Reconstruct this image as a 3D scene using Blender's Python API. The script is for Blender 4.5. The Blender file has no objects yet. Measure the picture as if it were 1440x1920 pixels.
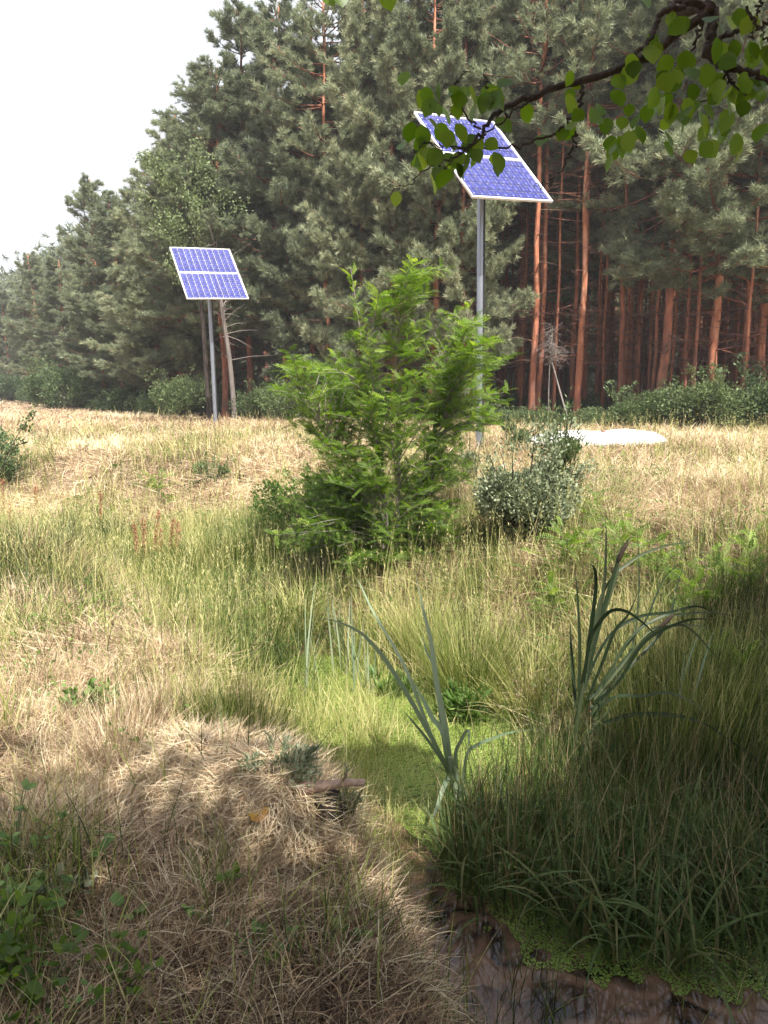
import bpy, math
import numpy as np
from math import radians as R_

S = bpy.context.scene
COL = S.collection
# ------------------------------------------------------------------ camera, sky, sun, exposure
PITCH = R_(9.27); EYE = np.array([0, 0, 1.6])
cd = bpy.data.cameras.new('camera'); cam = bpy.data.objects.new('camera', cd); COL.objects.link(cam)
cd.sensor_fit = 'VERTICAL'; cd.sensor_height = 36; cd.lens = 27; cd.clip_start = 0.05; cd.clip_end = 800
cam.location = EYE; cam.rotation_euler = (math.pi/2 - PITCH, 0, 0)
S.camera = cam
SUN_EL = R_(57); SUN_AZ = (0.46, -0.89)          # horizontal direction towards the sun
sd = np.array([SUN_AZ[0], SUN_AZ[1], 0.0]); sd /= np.linalg.norm(sd)
SUN = np.array([sd[0]*math.cos(SUN_EL), sd[1]*math.cos(SUN_EL), math.sin(SUN_EL)])
w = bpy.data.worlds.new('World'); S.world = w; w.use_nodes = True
nt = w.node_tree; bg = nt.nodes['Background']
sky = nt.nodes.new('ShaderNodeTexSky'); sky.sky_type = 'NISHITA'; sky.sun_disc = False
sky.sun_elevation = SUN_EL; sky.sun_rotation = math.atan2(SUN[0], SUN[1])
sky.air_density = 1.0; sky.dust_density = 5.0; sky.ozone_density = 1.0
_tc = nt.nodes.new('ShaderNodeTexCoord'); _sx = nt.nodes.new('ShaderNodeSeparateXYZ'); nt.links.new(_tc.outputs['Generated'], _sx.inputs[0])
_nz = nt.nodes.new('ShaderNodeTexNoise'); _nz.inputs['Scale'].default_value = 2.2; _nz.inputs['Detail'].default_value = 6; nt.links.new(_tc.outputs['Generated'], _nz.inputs['Vector'])
_ad = nt.nodes.new('ShaderNodeMath'); _ad.operation = 'MULTIPLY_ADD'; _ad.inputs[1].default_value = .35; nt.links.new(_nz.outputs[0], _ad.inputs[0]); nt.links.new(_sx.outputs[2], _ad.inputs[2])
_mr = nt.nodes.new('ShaderNodeMapRange'); _mr.inputs[1].default_value = .62; _mr.inputs[2].default_value = 1.0; _mr.inputs[3].default_value = .92; _mr.inputs[4].default_value = .15; nt.links.new(_ad.outputs[0], _mr.inputs[0])
_mx = nt.nodes.new('ShaderNodeMix'); _mx.data_type = 'RGBA'; _mx.inputs['B'].default_value = (3.6, 3.7, 3.9, 1)      # bright thin summer haze cloud low in the sky
nt.links.new(_mr.outputs[0], _mx.inputs['Factor']); nt.links.new(sky.outputs[0], _mx.inputs['A']); nt.links.new(_mx.outputs['Result'], bg.inputs[0]); bg.inputs[1].default_value = 0.15
sl = bpy.data.lights.new('sun', 'SUN'); so = bpy.data.objects.new('sun', sl); COL.objects.link(so)
sl.energy = 4.8; sl.angle = R_(0.53); sl.color = (1.0, 0.95, 0.87)
from mathutils import Vector
so.rotation_euler = Vector(SUN.tolist()).to_track_quat('Z', 'Y').to_euler(); so.location = (6, -12, 20)
S.view_settings.view_transform = 'Standard'; S.view_settings.look = 'None'
S.view_settings.exposure = 1.15; S.view_settings.gamma = 1
cy = S.cycles
cy.max_bounces = 6; cy.diffuse_bounces = 3; cy.glossy_bounces = 2; cy.transmission_bounces = 3
cy.use_adaptive_sampling = True; cy.adaptive_threshold = 0.02
cy.use_denoising = True
cy.caustics_reflective = False; cy.caustics_refractive = False

# ------------------------------------------------------------------ helpers
FW = np.array([0, math.cos(PITCH), -math.sin(PITCH)]); UP = np.array([0, math.sin(PITCH), math.cos(PITCH)])
def ray(u, v): return np.array([(u-720)/1440, 0, 0]) + FW + UP*(960-v)/1440
def at(u, v, Y):
    d = ray(u, v); return EYE + d*(Y/d[1])
rng = np.random.default_rng(7)

def smooth(a, b, x):
    t = np.clip((x-a)/(b-a), 0, 1); return t*t*(3-2*t)

_perm = np.random.default_rng(3).random((64, 64))
def vnoise(x, y, sc=1.0, off=0.0):
    x = np.asarray(x)/sc + off*7.3 + 100; y = np.asarray(y)/sc + off*3.1 + 100
    xi = np.floor(x).astype(int); yi = np.floor(y).astype(int); fx = x-xi; fy = y-yi
    fx = fx*fx*(3-2*fx); fy = fy*fy*(3-2*fy)
    g = lambda i, j: _perm[i % 64, j % 64]
    return (g(xi, yi)*(1-fx)+g(xi+1, yi)*fx)*(1-fy) + (g(xi, yi+1)*(1-fx)+g(xi+1, yi+1)*fx)*fy
def fbm(x, y, sc=1.0, off=0.0):
    return (vnoise(x, y, sc, off) + .5*vnoise(x, y, sc/2.1, off+1) + .25*vnoise(x, y, sc/4.3, off+2))/1.75

CL = np.array([(5.5, .2), (3.0, 1.3), (1.6, 2.5), (.55, 3.55), (-.35, 4.7), (-1.4, 6.2), (-2.6, 8.0), (-5, 9.5), (-9, 10.5), (-30, 12)])
def sdist(x, y):
    x = np.asarray(x, float); y = np.asarray(y, float)
    best = np.full(x.shape, 1e9); sg = np.ones(x.shape)
    for a, b in zip(CL[:-1], CL[1:]):
        d = b-a; t = np.clip(((x-a[0])*d[0]+(y-a[1])*d[1])/(d@d), 0, 1)
        dx = x-a[0]-t*d[0]; dy = y-a[1]-t*d[1]; r = np.hypot(dx, dy)
        c = d[0]*(y-a[1]) - d[1]*(x-a[0]); m = r < best
        best = np.where(m, r, best); sg = np.where(m, np.where(c > 0, -1, 1), sg)
    return best*sg
KS = [-30, -6, -3, -1.7, -1.0, -.8, -.6, -.3, .3, .75, 1.3, 2.0, 2.9, 4.2, 400]
KH = [.15, .1, .03, .02, -.03, -.12, -.37, -.55, -.55, -.36, -.1, .22, .47, .54, .55]
HEAPS = [(-.42, 2.72, .22, .15), (-.66, 2.95, .26, .13), (-.98, 3.15, .25, .08), (.05, 1.9, .3, .06), (-1.0, 2.3, .35, .08), (-1.5, 3.7, .3, .07), (-1.15, 4.2, .35, .16), (-.4, 2.65, .2, .05), (-1.9, 3.1, .35, .06),
         (3.3, 7.6, .5, .06), (-4.2, 11.5, .9, .12), (-3.0, 12.4, .7, .08)]
def hgt(x, y):
    s = sdist(x, y); h = np.interp(np.where(s < 0, s/(1.22+1.0*smooth(-.25, .3, np.asarray(x))), s), KS, KH)
    sh = smooth(-.25, -1.5, x)                      # the ditch grows shallow upstream
    h = np.where(h < 0, h*(1-.62*sh), h)
    far = smooth(-2, -8, x)*smooth(8, 4, y)
    h = h + .05*(fbm(x, y, 1.1)-.5) + (.08*(vnoise(x, y, .37, 4)-.5)+.035*(vnoise(x, y, .15, 6)-.5))*smooth(-.8, -1.2, s) + .03*(vnoise(x, y, .5, 5)-.5)*smooth(1.3, 2.2, s)
    for hx, hy, r, a in HEAPS:
        h = h + a*np.exp(-((x-hx)**2+(y-hy)**2)/(r*r))
    return h
WATER = -.40
def ground(u, v):
    """where the line of sight through the photo's pixel (u, v) meets the ground"""
    d = ray(u, v); t = np.linspace(.8, 90, 12000); P = EYE + d*t[:, None]
    k = np.argmax(P[:, 2] < hgt(P[:, 0], P[:, 1])); return P[k]
def gpt(x, y): return np.array([x, y, float(hgt(x, y))])
def toscreen(x, y, z):
    rx = x; ry = y; rz = z-EYE[2]
    dp = ry*FW[1]+rz*FW[2]; dp = np.where(dp < .05, .05, dp)
    return 720+1440*rx/dp, 960-1440*(ry*UP[1]+rz*UP[2])/dp

class Geo:
    def __init__(s): s.V = []; s.F = {3: [], 4: []}; s.A = []; s.M = {3: [], 4: []}; s.n = 0; s.U = []
    def add(s, V, F, var=.5, mat=0):
        V = np.asarray(V, float).reshape(-1, 3); F = np.asarray(F, int)
        if len(V) == 0 or len(F) == 0: return
        s.V.append(V); s.A.append(np.broadcast_to(np.asarray(var, float), (len(V),)).copy())
        k = F.shape[1]; s.F[k].append(F+s.n); s.M[k].append(np.full(len(F), mat)); s.n += len(V)
    def merge(s, o, off=(0, 0, 0)):
        for V in [np.concatenate(o.V)+np.array(off)]:
            s.V.append(V); s.A.append(np.concatenate(o.A))
        for k in (3, 4):
            for F, M in zip(o.F[k], o.M[k]): s.F[k].append(F+s.n); s.M[k].append(M)
        s.n += o.n
    def mesh(s, name, mats, smoothf=False):
        me = bpy.data.meshes.new(name)
        V = np.concatenate(s.V); q = s.F[4]; t = s.F[3]
        fl = []; tot = []; mi = []
        for k in (3, 4):
            if s.F[k]:
                F = np.concatenate(s.F[k]); fl.append(F.ravel()); tot.append(np.full(len(F), k)); mi.append(np.concatenate(s.M[k]))
        fl = np.concatenate(fl).astype(np.int32); tot = np.concatenate(tot).astype(np.int32); mi = np.concatenate(mi).astype(np.int32)
        me.vertices.add(len(V)); me.vertices.foreach_set('co', V.astype(np.float32).ravel())
        me.loops.add(len(fl)); me.loops.foreach_set('vertex_index', fl)
        me.polygons.add(len(tot)); me.polygons.foreach_set('loop_start', np.concatenate([[0], np.cumsum(tot)[:-1]]).astype(np.int32))
        me.polygons.foreach_set('material_index', mi)
        if smoothf: me.polygons.foreach_set('use_smooth', np.ones(len(tot), bool))
        a = me.attributes.new('var', 'FLOAT', 'POINT'); a.data.foreach_set('value', np.concatenate(s.A).astype(np.float32))
        me.update(calc_edges=True)
        for m in (mats if isinstance(mats, (list, tuple)) else [mats]): me.materials.append(m)
        return me
    def obj(s, name, mats, parent=None, smoothf=False):
        o = bpy.data.objects.new(name, s.mesh(name, mats, smoothf)); COL.objects.link(o)
        if parent is not None: o.parent = parent
        return o

def tag(o, label=None, cat=None, group=None, kind=None):
    if label: o['label'] = label
    if cat: o['category'] = cat
    if group: o['group'] = group
    if kind: o['kind'] = kind
    return o
def thing(name, label, cat, loc=(0, 0, 0), rotz=0, group=None):
    o = bpy.data.objects.new(name, None); COL.objects.link(o); o.location = [float(c) for c in loc]; o.rotation_euler = (0, 0, rotz)
    o.empty_display_size = .1
    return tag(o, label, cat, group)
def dup(root, loc, rotz, sc=(1, 1, 1), label=None, group=None):
    r = root.copy(); COL.objects.link(r); r.location = [float(c) for c in loc]; r.rotation_euler = (0, 0, rotz); r.scale = sc
    if label: r['label'] = label
    if group: r['group'] = group
    for ch in list(root.children):
        c = ch.copy(); COL.objects.link(c); c.parent = r
    return r

def norm(a): return a/np.maximum(np.linalg.norm(a, axis=-1, keepdims=True), 1e-9)
def frames(D, roll):
    """N rotation matrices whose columns are side, normal, D"""
    D = norm(D); a = np.where(np.abs(D[:, 2:3]) > .95, np.array([[1., 0, 0]]), np.array([[0, 0, 1.]]))
    X = norm(np.cross(a, D)); Y = np.cross(D, X)
    c = np.cos(roll)[:, None]; s = np.sin(roll)[:, None]
    return np.stack([X*c+Y*s, Y*c-X*s, D], axis=2)
def scatter(g, TV, TF, P, M, sc, var, mat=0):
    """copies template (TV, TF) to points P, turned by M, scaled sc"""
    n = len(P); k = len(TV)
    if n == 0: return
    V = np.einsum('nij,kj->nki', M, TV)*np.asarray(sc).reshape(-1, 1, 1) + P[:, None, :]
    F = TF[None]+(np.arange(n)*k)[:, None, None]
    g.add(V.reshape(-1, 3), F.reshape(-1, TF.shape[1]), np.repeat(np.broadcast_to(var, (n,)), k), mat)
def blades(g, P, az, th0, bend, L, W, var, K=3, curl=0, twist=0, base=.6, mat=0, tipp=1.6):
    n = len(P); t = np.linspace(0, 1, K+1)
    bc = lambda a: np.broadcast_to(np.asarray(a, float), (n,))[:, None]
    az, th0, bend, L, W, curl, twist = map(bc, (az, th0, bend, L, W, curl, twist))
    tm = (t[1:]+t[:-1])/2
    th = th0+bend*tm; a = az+curl*tm
    D = np.stack([np.sin(th)*np.cos(a), np.sin(th)*np.sin(a), np.cos(th)], -1)*(L/K)[..., None]
    C = np.concatenate([np.zeros((n, 1, 3)), np.cumsum(D, 1)], 1)+P[:, None, :]
    aa = az+curl*t; th = th0+bend*t
    sd_ = np.stack([-np.sin(aa), np.cos(aa), np.zeros_like(aa)], -1)
    nr = np.stack([np.cos(th)*np.cos(aa), np.cos(th)*np.sin(aa), -np.sin(th)], -1)
    sv = sd_*np.cos(twist)[..., None]+nr*np.sin(twist)[..., None]
    wp = (base+(1-base)*np.minimum(1, t*4))*(1-t**tipp*.93)
    Wd = (W*wp)[..., None]*.5
    V = np.stack([C-sv*Wd, C+sv*Wd], 2).reshape(n*(K+1)*2, 3)
    i = np.arange(K)*2; F1 = np.stack([i, i+1, i+3, i+2], 1)
    F = (F1[None]+(np.arange(n)*(K+1)*2)[:, None, None]).reshape(-1, 4)
    g.add(V, F, np.repeat(bc(var)[:, 0], (K+1)*2), mat)
def catmull(P, n):
    P = np.asarray(P, float); Q = np.vstack([2*P[0]-P[1], P, 2*P[-1]-P[-2]])
    seg = len(P)-1; u = np.linspace(0, seg, n); i = np.minimum(u.astype(int), seg-1); f = (u-i)[:, None]
    a, b, c, d = Q[i], Q[i+1], Q[i+2], Q[i+3]
    return .5*((2*b)+(c-a)*f+(2*a-5*b+4*c-d)*f**2+(3*b-a-3*c+d)*f**3)
def tube(g, P, rad, sides=6, var=.5, mat=0, cap=True):
    P = np.asarray(P, float); n = len(P); rad = np.broadcast_to(np.asarray(rad, float), (n,))
    T = norm(np.gradient(P, axis=0)); ref = np.array([0, 0, 1.]) if abs(T[0, 2]) < .9 else np.array([1., 0, 0])
    X = norm(np.cross(ref, T)); Y = np.cross(T, X)
    a = np.arange(sides)*2*np.pi/sides
    V = P[:, None, :]+rad[:, None, None]*(np.cos(a)[None, :, None]*X[:, None, :]+np.sin(a)[None, :, None]*Y[:, None, :])
    i = np.arange(n-1)[:, None]*sides; j = np.arange(sides)[None]; jn = (j+1) % sides
    F = np.stack([i+j, i+jn, i+sides+jn, i+sides+j], -1).reshape(-1, 4)
    v = np.broadcast_to(np.asarray(var, float), (n,)); g.add(V.reshape(-1, 3), F, np.repeat(v, sides), mat)
    if cap:
        for k, c in ((0, P[0]), (n-1, P[-1])):
            VV = np.vstack([V[k], c]); FF = np.stack([np.arange(sides), (np.arange(sides)+1) % sides, np.full(sides, sides)], 1)
            if k == 0: FF = FF[:, ::-1]
            g.add(VV, FF, v[k], mat)
def ribbon(g, P, width, roll=0, var=.5, n=22, fold=.25, taper=1.0, mat=0, w0=.7):
    """a strap leaf: V-folded strip along a smooth curve"""
    P = catmull(P, n); T = norm(np.gradient(P, axis=0)); view = norm(P-EYE)
    s = norm(np.cross(T, view)); nr = np.cross(s, T)
    r = np.linspace(roll, roll*1.6, n)[:, None]
    s2 = s*np.cos(r)+nr*np.sin(r); n2 = nr*np.cos(r)-s*np.sin(r)
    t = np.linspace(0, 1, n); wd = width*.5*(w0+(1-w0)*np.minimum(1, t*3))*np.clip(1-t**3*taper, .04, 1)*np.clip((1.02-t)*5, .03, 1)**.7
    wd = wd[:, None]
    V = np.stack([P-s2*wd, P+n2*wd*fold, P+s2*wd], 1).reshape(-1, 3)
    i = np.arange(n-1)*3
    F = np.vstack([np.stack([i, i+1, i+4, i+3], 1), np.stack([i+1, i+2, i+5, i+4], 1)])
    g.add(V, F, var, mat)
def box(g, c, sx, sy, sz, M=None, var=.5, mat=0, bev=0):
    x, y, z = sx/2, sy/2, sz/2
    V = np.array([[a, b, d] for a in (-x, x) for b in (-y, y) for d in (-z, z)], float)
    if M is not None: V = V@np.asarray(M).T
    F = np.array([[0, 1, 3, 2], [4, 6, 7, 5], [0, 4, 5, 1], [2, 3, 7, 6], [0, 2, 6, 4], [1, 5, 7, 3]])
    g.add(V+np.asarray(c), F, var, mat)

# ------------------------------------------------------------------ materials
def mat(name, ramp, rough=.6, trans=0.0, tcol=1.0, spec=.3, noise=None, bump=None, metal=0, objrand=0.0):
    m = bpy.data.materials.new(name); m.use_nodes = True; t = m.node_tree; N = t.nodes; L = t.links
    b = N['Principled BSDF']; b.inputs['Roughness'].default_value = rough; b.inputs['Specular IOR Level'].default_value = spec
    b.inputs['Metallic'].default_value = metal
    at_ = N.new('ShaderNodeAttribute'); at_.attribute_name = 'var'; src = at_.outputs['Fac']
    if noise:
        nz = N.new('ShaderNodeTexNoise'); nz.inputs['Scale'].default_value = noise[0]; nz.inputs['Detail'].default_value = 6
        tc = N.new('ShaderNodeTexCoord'); mp = N.new('ShaderNodeMapping'); mp.inputs['Scale'].default_value = noise[2] if len(noise) > 2 else (1, 1, 1)
        L.new(tc.outputs['Object'], mp.inputs[0]); L.new(mp.outputs[0], nz.inputs['Vector'])
        ma = N.new('ShaderNodeMath'); ma.operation = 'MULTIPLY_ADD'; ma.inputs[1].default_value = noise[1]; L.new(nz.outputs['Fac'], ma.inputs[0])
        sb = N.new('ShaderNodeMath'); sb.operation = 'SUBTRACT'; L.new(src, sb.inputs[0]); sb.inputs[1].default_value = noise[1]*.5
        L.new(sb.outputs[0], ma.inputs[2]); src = ma.outputs[0]
    if objrand:
        oi = N.new('ShaderNodeObjectInfo'); mo = N.new('ShaderNodeMath'); mo.operation = 'MULTIPLY_ADD'; mo.inputs[1].default_value = objrand
        L.new(oi.outputs['Random'], mo.inputs[0]); s2 = N.new('ShaderNodeMath'); s2.operation = 'SUBTRACT'; s2.inputs[1].default_value = objrand*.5
        L.new(src, s2.inputs[0]); L.new(s2.outputs[0], mo.inputs[2]); src = mo.outputs[0]
    cr = N.new('ShaderNodeValToRGB'); e = cr.color_ramp.elements
    while len(e) < len(ramp): e.new(.5)
    for k, (p, c) in enumerate(ramp): e[k].position = p; e[k].color = (*c, 1)
    L.new(src, cr.inputs[0]); L.new(cr.outputs[0], b.inputs['Base Color'])
    if bump:
        bn = N.new('ShaderNodeTexNoise'); bn.inputs['Scale'].default_value = bump[0]; bn.inputs['Detail'].default_value = 5
        bt = N.new('ShaderNodeTexCoord'); bm = N.new('ShaderNodeMapping'); bm.inputs['Scale'].default_value = bump[2] if len(bump) > 2 else (1, 1, 1)
        L.new(bt.outputs['Object'], bm.inputs[0]); L.new(bm.outputs[0], bn.inputs['Vector'])
        bb = N.new('ShaderNodeBump'); bb.inputs['Strength'].default_value = bump[1]; bb.inputs['Distance'].default_value = .03
        L.new(bn.outputs['Fac'], bb.inputs['Height']); L.new(bb.outputs[0], b.inputs['Normal'])
    if trans:
        tr = N.new('ShaderNodeBsdfTranslucent'); mx = N.new('ShaderNodeMixShader'); mx.inputs[0].default_value = trans
        hs = N.new('ShaderNodeHueSaturation'); hs.inputs['Value'].default_value = tcol; hs.inputs['Saturation'].default_value = 1.15
        L.new(cr.outputs[0], hs.inputs['Color']); L.new(hs.outputs[0], tr.inputs['Color'])
        L.new(b.outputs[0], mx.inputs[1]); L.new(tr.outputs[0], mx.inputs[2]); L.new(mx.outputs[0], N['Material Output'].inputs[0])
    return m
M = {}
M['straw'] = mat('straw', [(0, (.07, .042, .026)), (.3, (.31, .205, .125)), (.6, (.54, .42, .265)), (1, (.80, .70, .50))], .75, .25)
M['sedge'] = mat('green_grass', [(0, (.025, .045, .012)), (.35, (.10, .15, .03)), (.7, (.27, .31, .08)), (1, (.58, .52, .26))], .5, .35, 1.2)
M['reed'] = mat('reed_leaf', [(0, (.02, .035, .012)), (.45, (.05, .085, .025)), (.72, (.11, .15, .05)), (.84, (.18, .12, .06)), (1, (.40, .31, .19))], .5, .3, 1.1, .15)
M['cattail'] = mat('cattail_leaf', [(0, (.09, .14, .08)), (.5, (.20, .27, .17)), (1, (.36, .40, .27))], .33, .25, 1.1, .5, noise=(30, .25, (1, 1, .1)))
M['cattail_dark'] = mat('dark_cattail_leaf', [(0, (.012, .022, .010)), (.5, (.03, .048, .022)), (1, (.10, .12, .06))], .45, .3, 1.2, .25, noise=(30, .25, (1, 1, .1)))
M['brown'] = mat('brown_seed_head', [(0, (.03, .018, .011)), (1, (.06, .04, .025))], .8)
M['needles'] = mat('pine_needles', [(0, (.10, .125, .08)), (.5, (.23, .27, .165)), (1, (.42, .43, .27))], .6, .3, 1.1, objrand=.35)
M['bark'] = mat('pine_bark', [(0, (.10, .065, .05)), (.4, (.24, .095, .06)), (.75, (.42, .16, .085)), (1, (.55, .27, .17))], .9, noise=(11, 1.5, (1, 1, .22)), bump=(14, 1, (1, 1, .3)), objrand=.45)
M['grey_bark'] = mat('grey_bark', [(0, (.09, .075, .065)), (.6, (.24, .21, .19)), (1, (.40, .37, .33))], .9, noise=(12, .7, (1, 1, .2)), bump=(16, .8, (1, 1, .3)))
M['dark_bark'] = mat('dark_bark', [(0, (.02, .016, .013)), (.6, (.06, .045, .038)), (1, (.12, .10, .08))], .85, noise=(20, .6), bump=(40, .7))
M['locust'] = mat('locust_leaf', [(0, (.055, .10, .02)), (.5, (.14, .23, .04)), (1, (.32, .42, .08))], .5, .5, 1.35)
M['willow'] = mat('grey_green_leaf', [(0, (.07, .10, .05)), (.5, (.22, .26, .15)), (1, (.52, .54, .40))], .45, .25)
M['bush'] = mat('shrub_leaf', [(0, (.03, .055, .02)), (.5, (.085, .13, .05)), (1, (.20, .25, .11))], .5, .3, 1.1, objrand=.5)
M['herb'] = mat('herb_leaf', [(0, (.05, .10, .025)), (.5, (.12, .21, .05)), (1, (.26, .34, .10))], .45, .35, 1.2)
M['broad'] = mat('broad_leaf', [(0, (.045, .08, .012)), (.5, (.085, .145, .02)), (1, (.16, .22, .035))], .42, .5, 2.1)
M['stem'] = mat('green_stem', [(0, (.10, .09, .05)), (1, (.18, .20, .09))], .6)
M['duck'] = mat('duckweed', [(0, (.07, .13, .02)), (.5, (.20, .30, .05)), (1, (.42, .50, .15))], .5, .2)
M['rumex'] = mat('dock_seed', [(0, (.22, .085, .045)), (1, (.42, .20, .12))], .8, .1)
M['white'] = mat('white_gelcoat', [(0, (.30, .30, .27)), (.35, (.60, .61, .60)), (1, (.80, .81, .82))], .4, spec=.4, noise=(5, 1.1), bump=(4, .35))
M['alu'] = mat('aluminium_frame', [(0, (.75, .76, .78)), (1, (.85, .85, .86))], .4, metal=.3)
M['back'] = mat('panel_backsheet', [(0, (.8, .8, .82)), (1, (.85, .85, .85))], .6)
M['steel'] = mat('galvanised_steel', [(0, (.15, .17, .20)), (1, (.36, .39, .44))], .42, metal=.7, noise=(6, .5, (1, 1, .3)))
M['black'] = mat('black_cable', [(0, (.015, .015, .015)), (1, (.03, .03, .03))], .5)
M['wood'] = mat('dead_wood', [(0, (.08, .05, .037)), (.6, (.24, .155, .115)), (1, (.38, .28, .22))], .85, noise=(25, .8, (1, 1, .2)), bump=(40, .7))
M['yellow'] = mat('yellow_leaf', [(0, (.45, .22, .05)), (1, (.55, .45, .08))], .5, .3)

def ground_mat():
    m = bpy.data.materials.new('soil_and_thatch'); m.use_nodes = True; t = m.node_tree; N = t.nodes; L = t.links; b = N['Principled BSDF']
    b.inputs['Roughness'].default_value = .95; b.inputs['Specular IOR Level'].default_value = .1
    tc = N.new('ShaderNodeTexCoord')
    def nz(sc, det=8, mp=None):
        n = N.new('ShaderNodeTexNoise'); n.inputs['Scale'].default_value = sc; n.inputs['Detail'].default_value = det; n.inputs['Distortion'].default_value = .6
        L.new(tc.outputs['Object'], n.inputs['Vector']); return n
    a = N.new('ShaderNodeAttribute'); a.attribute_name = 'var'     # 0 dry thatch .. 1 wet green
    wt = N.new('ShaderNodeAttribute'); wt.attribute_name = 'litter'
    n1 = nz(45); n2 = nz(1.3)
    r1 = N.new('ShaderNodeValToRGB'); e = r1.color_ramp.elements
    e[0].position = .3; e[0].color = (.09, .055, .04, 1); e[1].position = .7; e[1].color = (.50, .38, .28, 1)
    x = e.new(.5); x.color = (.30, .21, .15, 1)
    L.new(n1.outputs[0], r1.inputs[0])
    r2 = N.new('ShaderNodeValToRGB'); e = r2.color_ramp.elements
    e[0].position = .3; e[0].color = (.02, .025, .012, 1); e[1].position = .75; e[1].color = (.09, .10, .04, 1); L.new(n1.outputs[0], r2.inputs[0])
    mx = N.new('ShaderNodeMix'); mx.data_type = 'RGBA'; L.new(a.outputs['Fac'], mx.inputs['Factor']); L.new(r1.outputs[0], mx.inputs['A']); L.new(r2.outputs[0], mx.inputs['B'])
    r3 = N.new('ShaderNodeValToRGB'); e = r3.color_ramp.elements
    e[0].position = .3; e[0].color = (.05, .03, .02, 1); e[1].position = .75; e[1].color = (.20, .11, .07, 1); L.new(n1.outputs[0], r3.inputs[0])
    m2 = N.new('ShaderNodeMix'); m2.data_type = 'RGBA'; L.new(wt.outputs['Fac'], m2.inputs['Factor']); L.new(mx.outputs['Result'], m2.inputs['A']); L.new(r3.outputs[0], m2.inputs['B'])
    L.new(m2.outputs['Result'], b.inputs['Base Color'])
    bp = N.new('ShaderNodeBump'); bp.inputs['Distance'].default_value = .04; bp.inputs['Strength'].default_value = .8; L.new(n1.outputs[0], bp.inputs['Height']); L.new(bp.outputs[0], b.inputs['Normal'])
    return m
def water_mat():
    m = bpy.data.materials.new('murky_water'); m.use_nodes = True; t = m.node_tree; N = t.nodes; L = t.links; b = N['Principled BSDF']
    b.inputs['Roughness'].default_value = .05; b.inputs['Specular IOR Level'].default_value = .8; b.inputs['IOR'].default_value = 1.33
    tc = N.new('ShaderNodeTexCoord'); n = N.new('ShaderNodeTexNoise'); n.inputs['Scale'].default_value = 7; n.inputs['Distortion'].default_value = 1.2; n.inputs['Detail'].default_value = 6; L.new(tc.outputs['Object'], n.inputs['Vector'])
    r = N.new('ShaderNodeValToRGB'); e = r.color_ramp.elements; e[0].position = .35; e[0].color = (.02, .013, .009, 1); e[1].position = .62; e[1].color = (.19, .115, .075, 1)
    L.new(n.outputs[0], r.inputs[0]); L.new(r.outputs[0], b.inputs['Base Color'])
    bp = N.new('ShaderNodeBump'); bp.inputs['Strength'].default_value = .25; n2 = N.new('ShaderNodeTexNoise'); n2.inputs['Scale'].default_value = 12; L.new(tc.outputs['Object'], n2.inputs['Vector'])
    L.new(n2.outputs[0], bp.inputs['Height']); L.new(bp.outputs[0], b.inputs['Normal'])
    return m
def cell_mat():
    m = bpy.data.materials.new('solar_cells'); m.use_nodes = True; t = m.node_tree; N = t.nodes; L = t.links; b = N['Principled BSDF']
    b.inputs['Roughness'].default_value = .18; b.inputs['Specular IOR Level'].default_value = .3; b.inputs['IOR'].default_value = 1.5
    at_ = N.new('ShaderNodeAttribute'); at_.attribute_name = 'var'
    r = N.new('ShaderNodeValToRGB'); e = r.color_ramp.elements
    e[0].position = 0; e[0].color = (.022, .028, .13, 1); e[1].position = .7; e[1].color = (.05, .058, .25, 1)
    L.new(at_.outputs['Fac'], r.inputs[0])
    v = N.new('ShaderNodeTexVoronoi'); v.inputs['Scale'].default_value = 60; tc = N.new('ShaderNodeTexCoord'); L.new(tc.outputs['Object'], v.inputs['Vector'])
    hs = N.new('ShaderNodeMix'); hs.data_type = 'RGBA'; hs.inputs['Factor'].default_value = .15
    L.new(r.outputs[0], hs.inputs['A']); L.new(v.outputs['Color'], hs.inputs['B']); 
    mu = N.new('ShaderNodeMix'); mu.data_type = 'RGBA'; mu.blend_type = 'MULTIPLY'; mu.inputs['Factor'].default_value = .12
    L.new(r.outputs[0], mu.inputs['A']); L.new(v.outputs['Distance'], mu.inputs['B']); L.new(mu.outputs['Result'], b.inputs['Base Color'])
    return m
M['ground'] = ground_mat(); M['water'] = water_mat(); M['cell'] = cell_mat()
M['busbar'] = mat('busbar', [(0, (.28, .29, .46)), (1, (.36, .37, .55))], .3)

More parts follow.
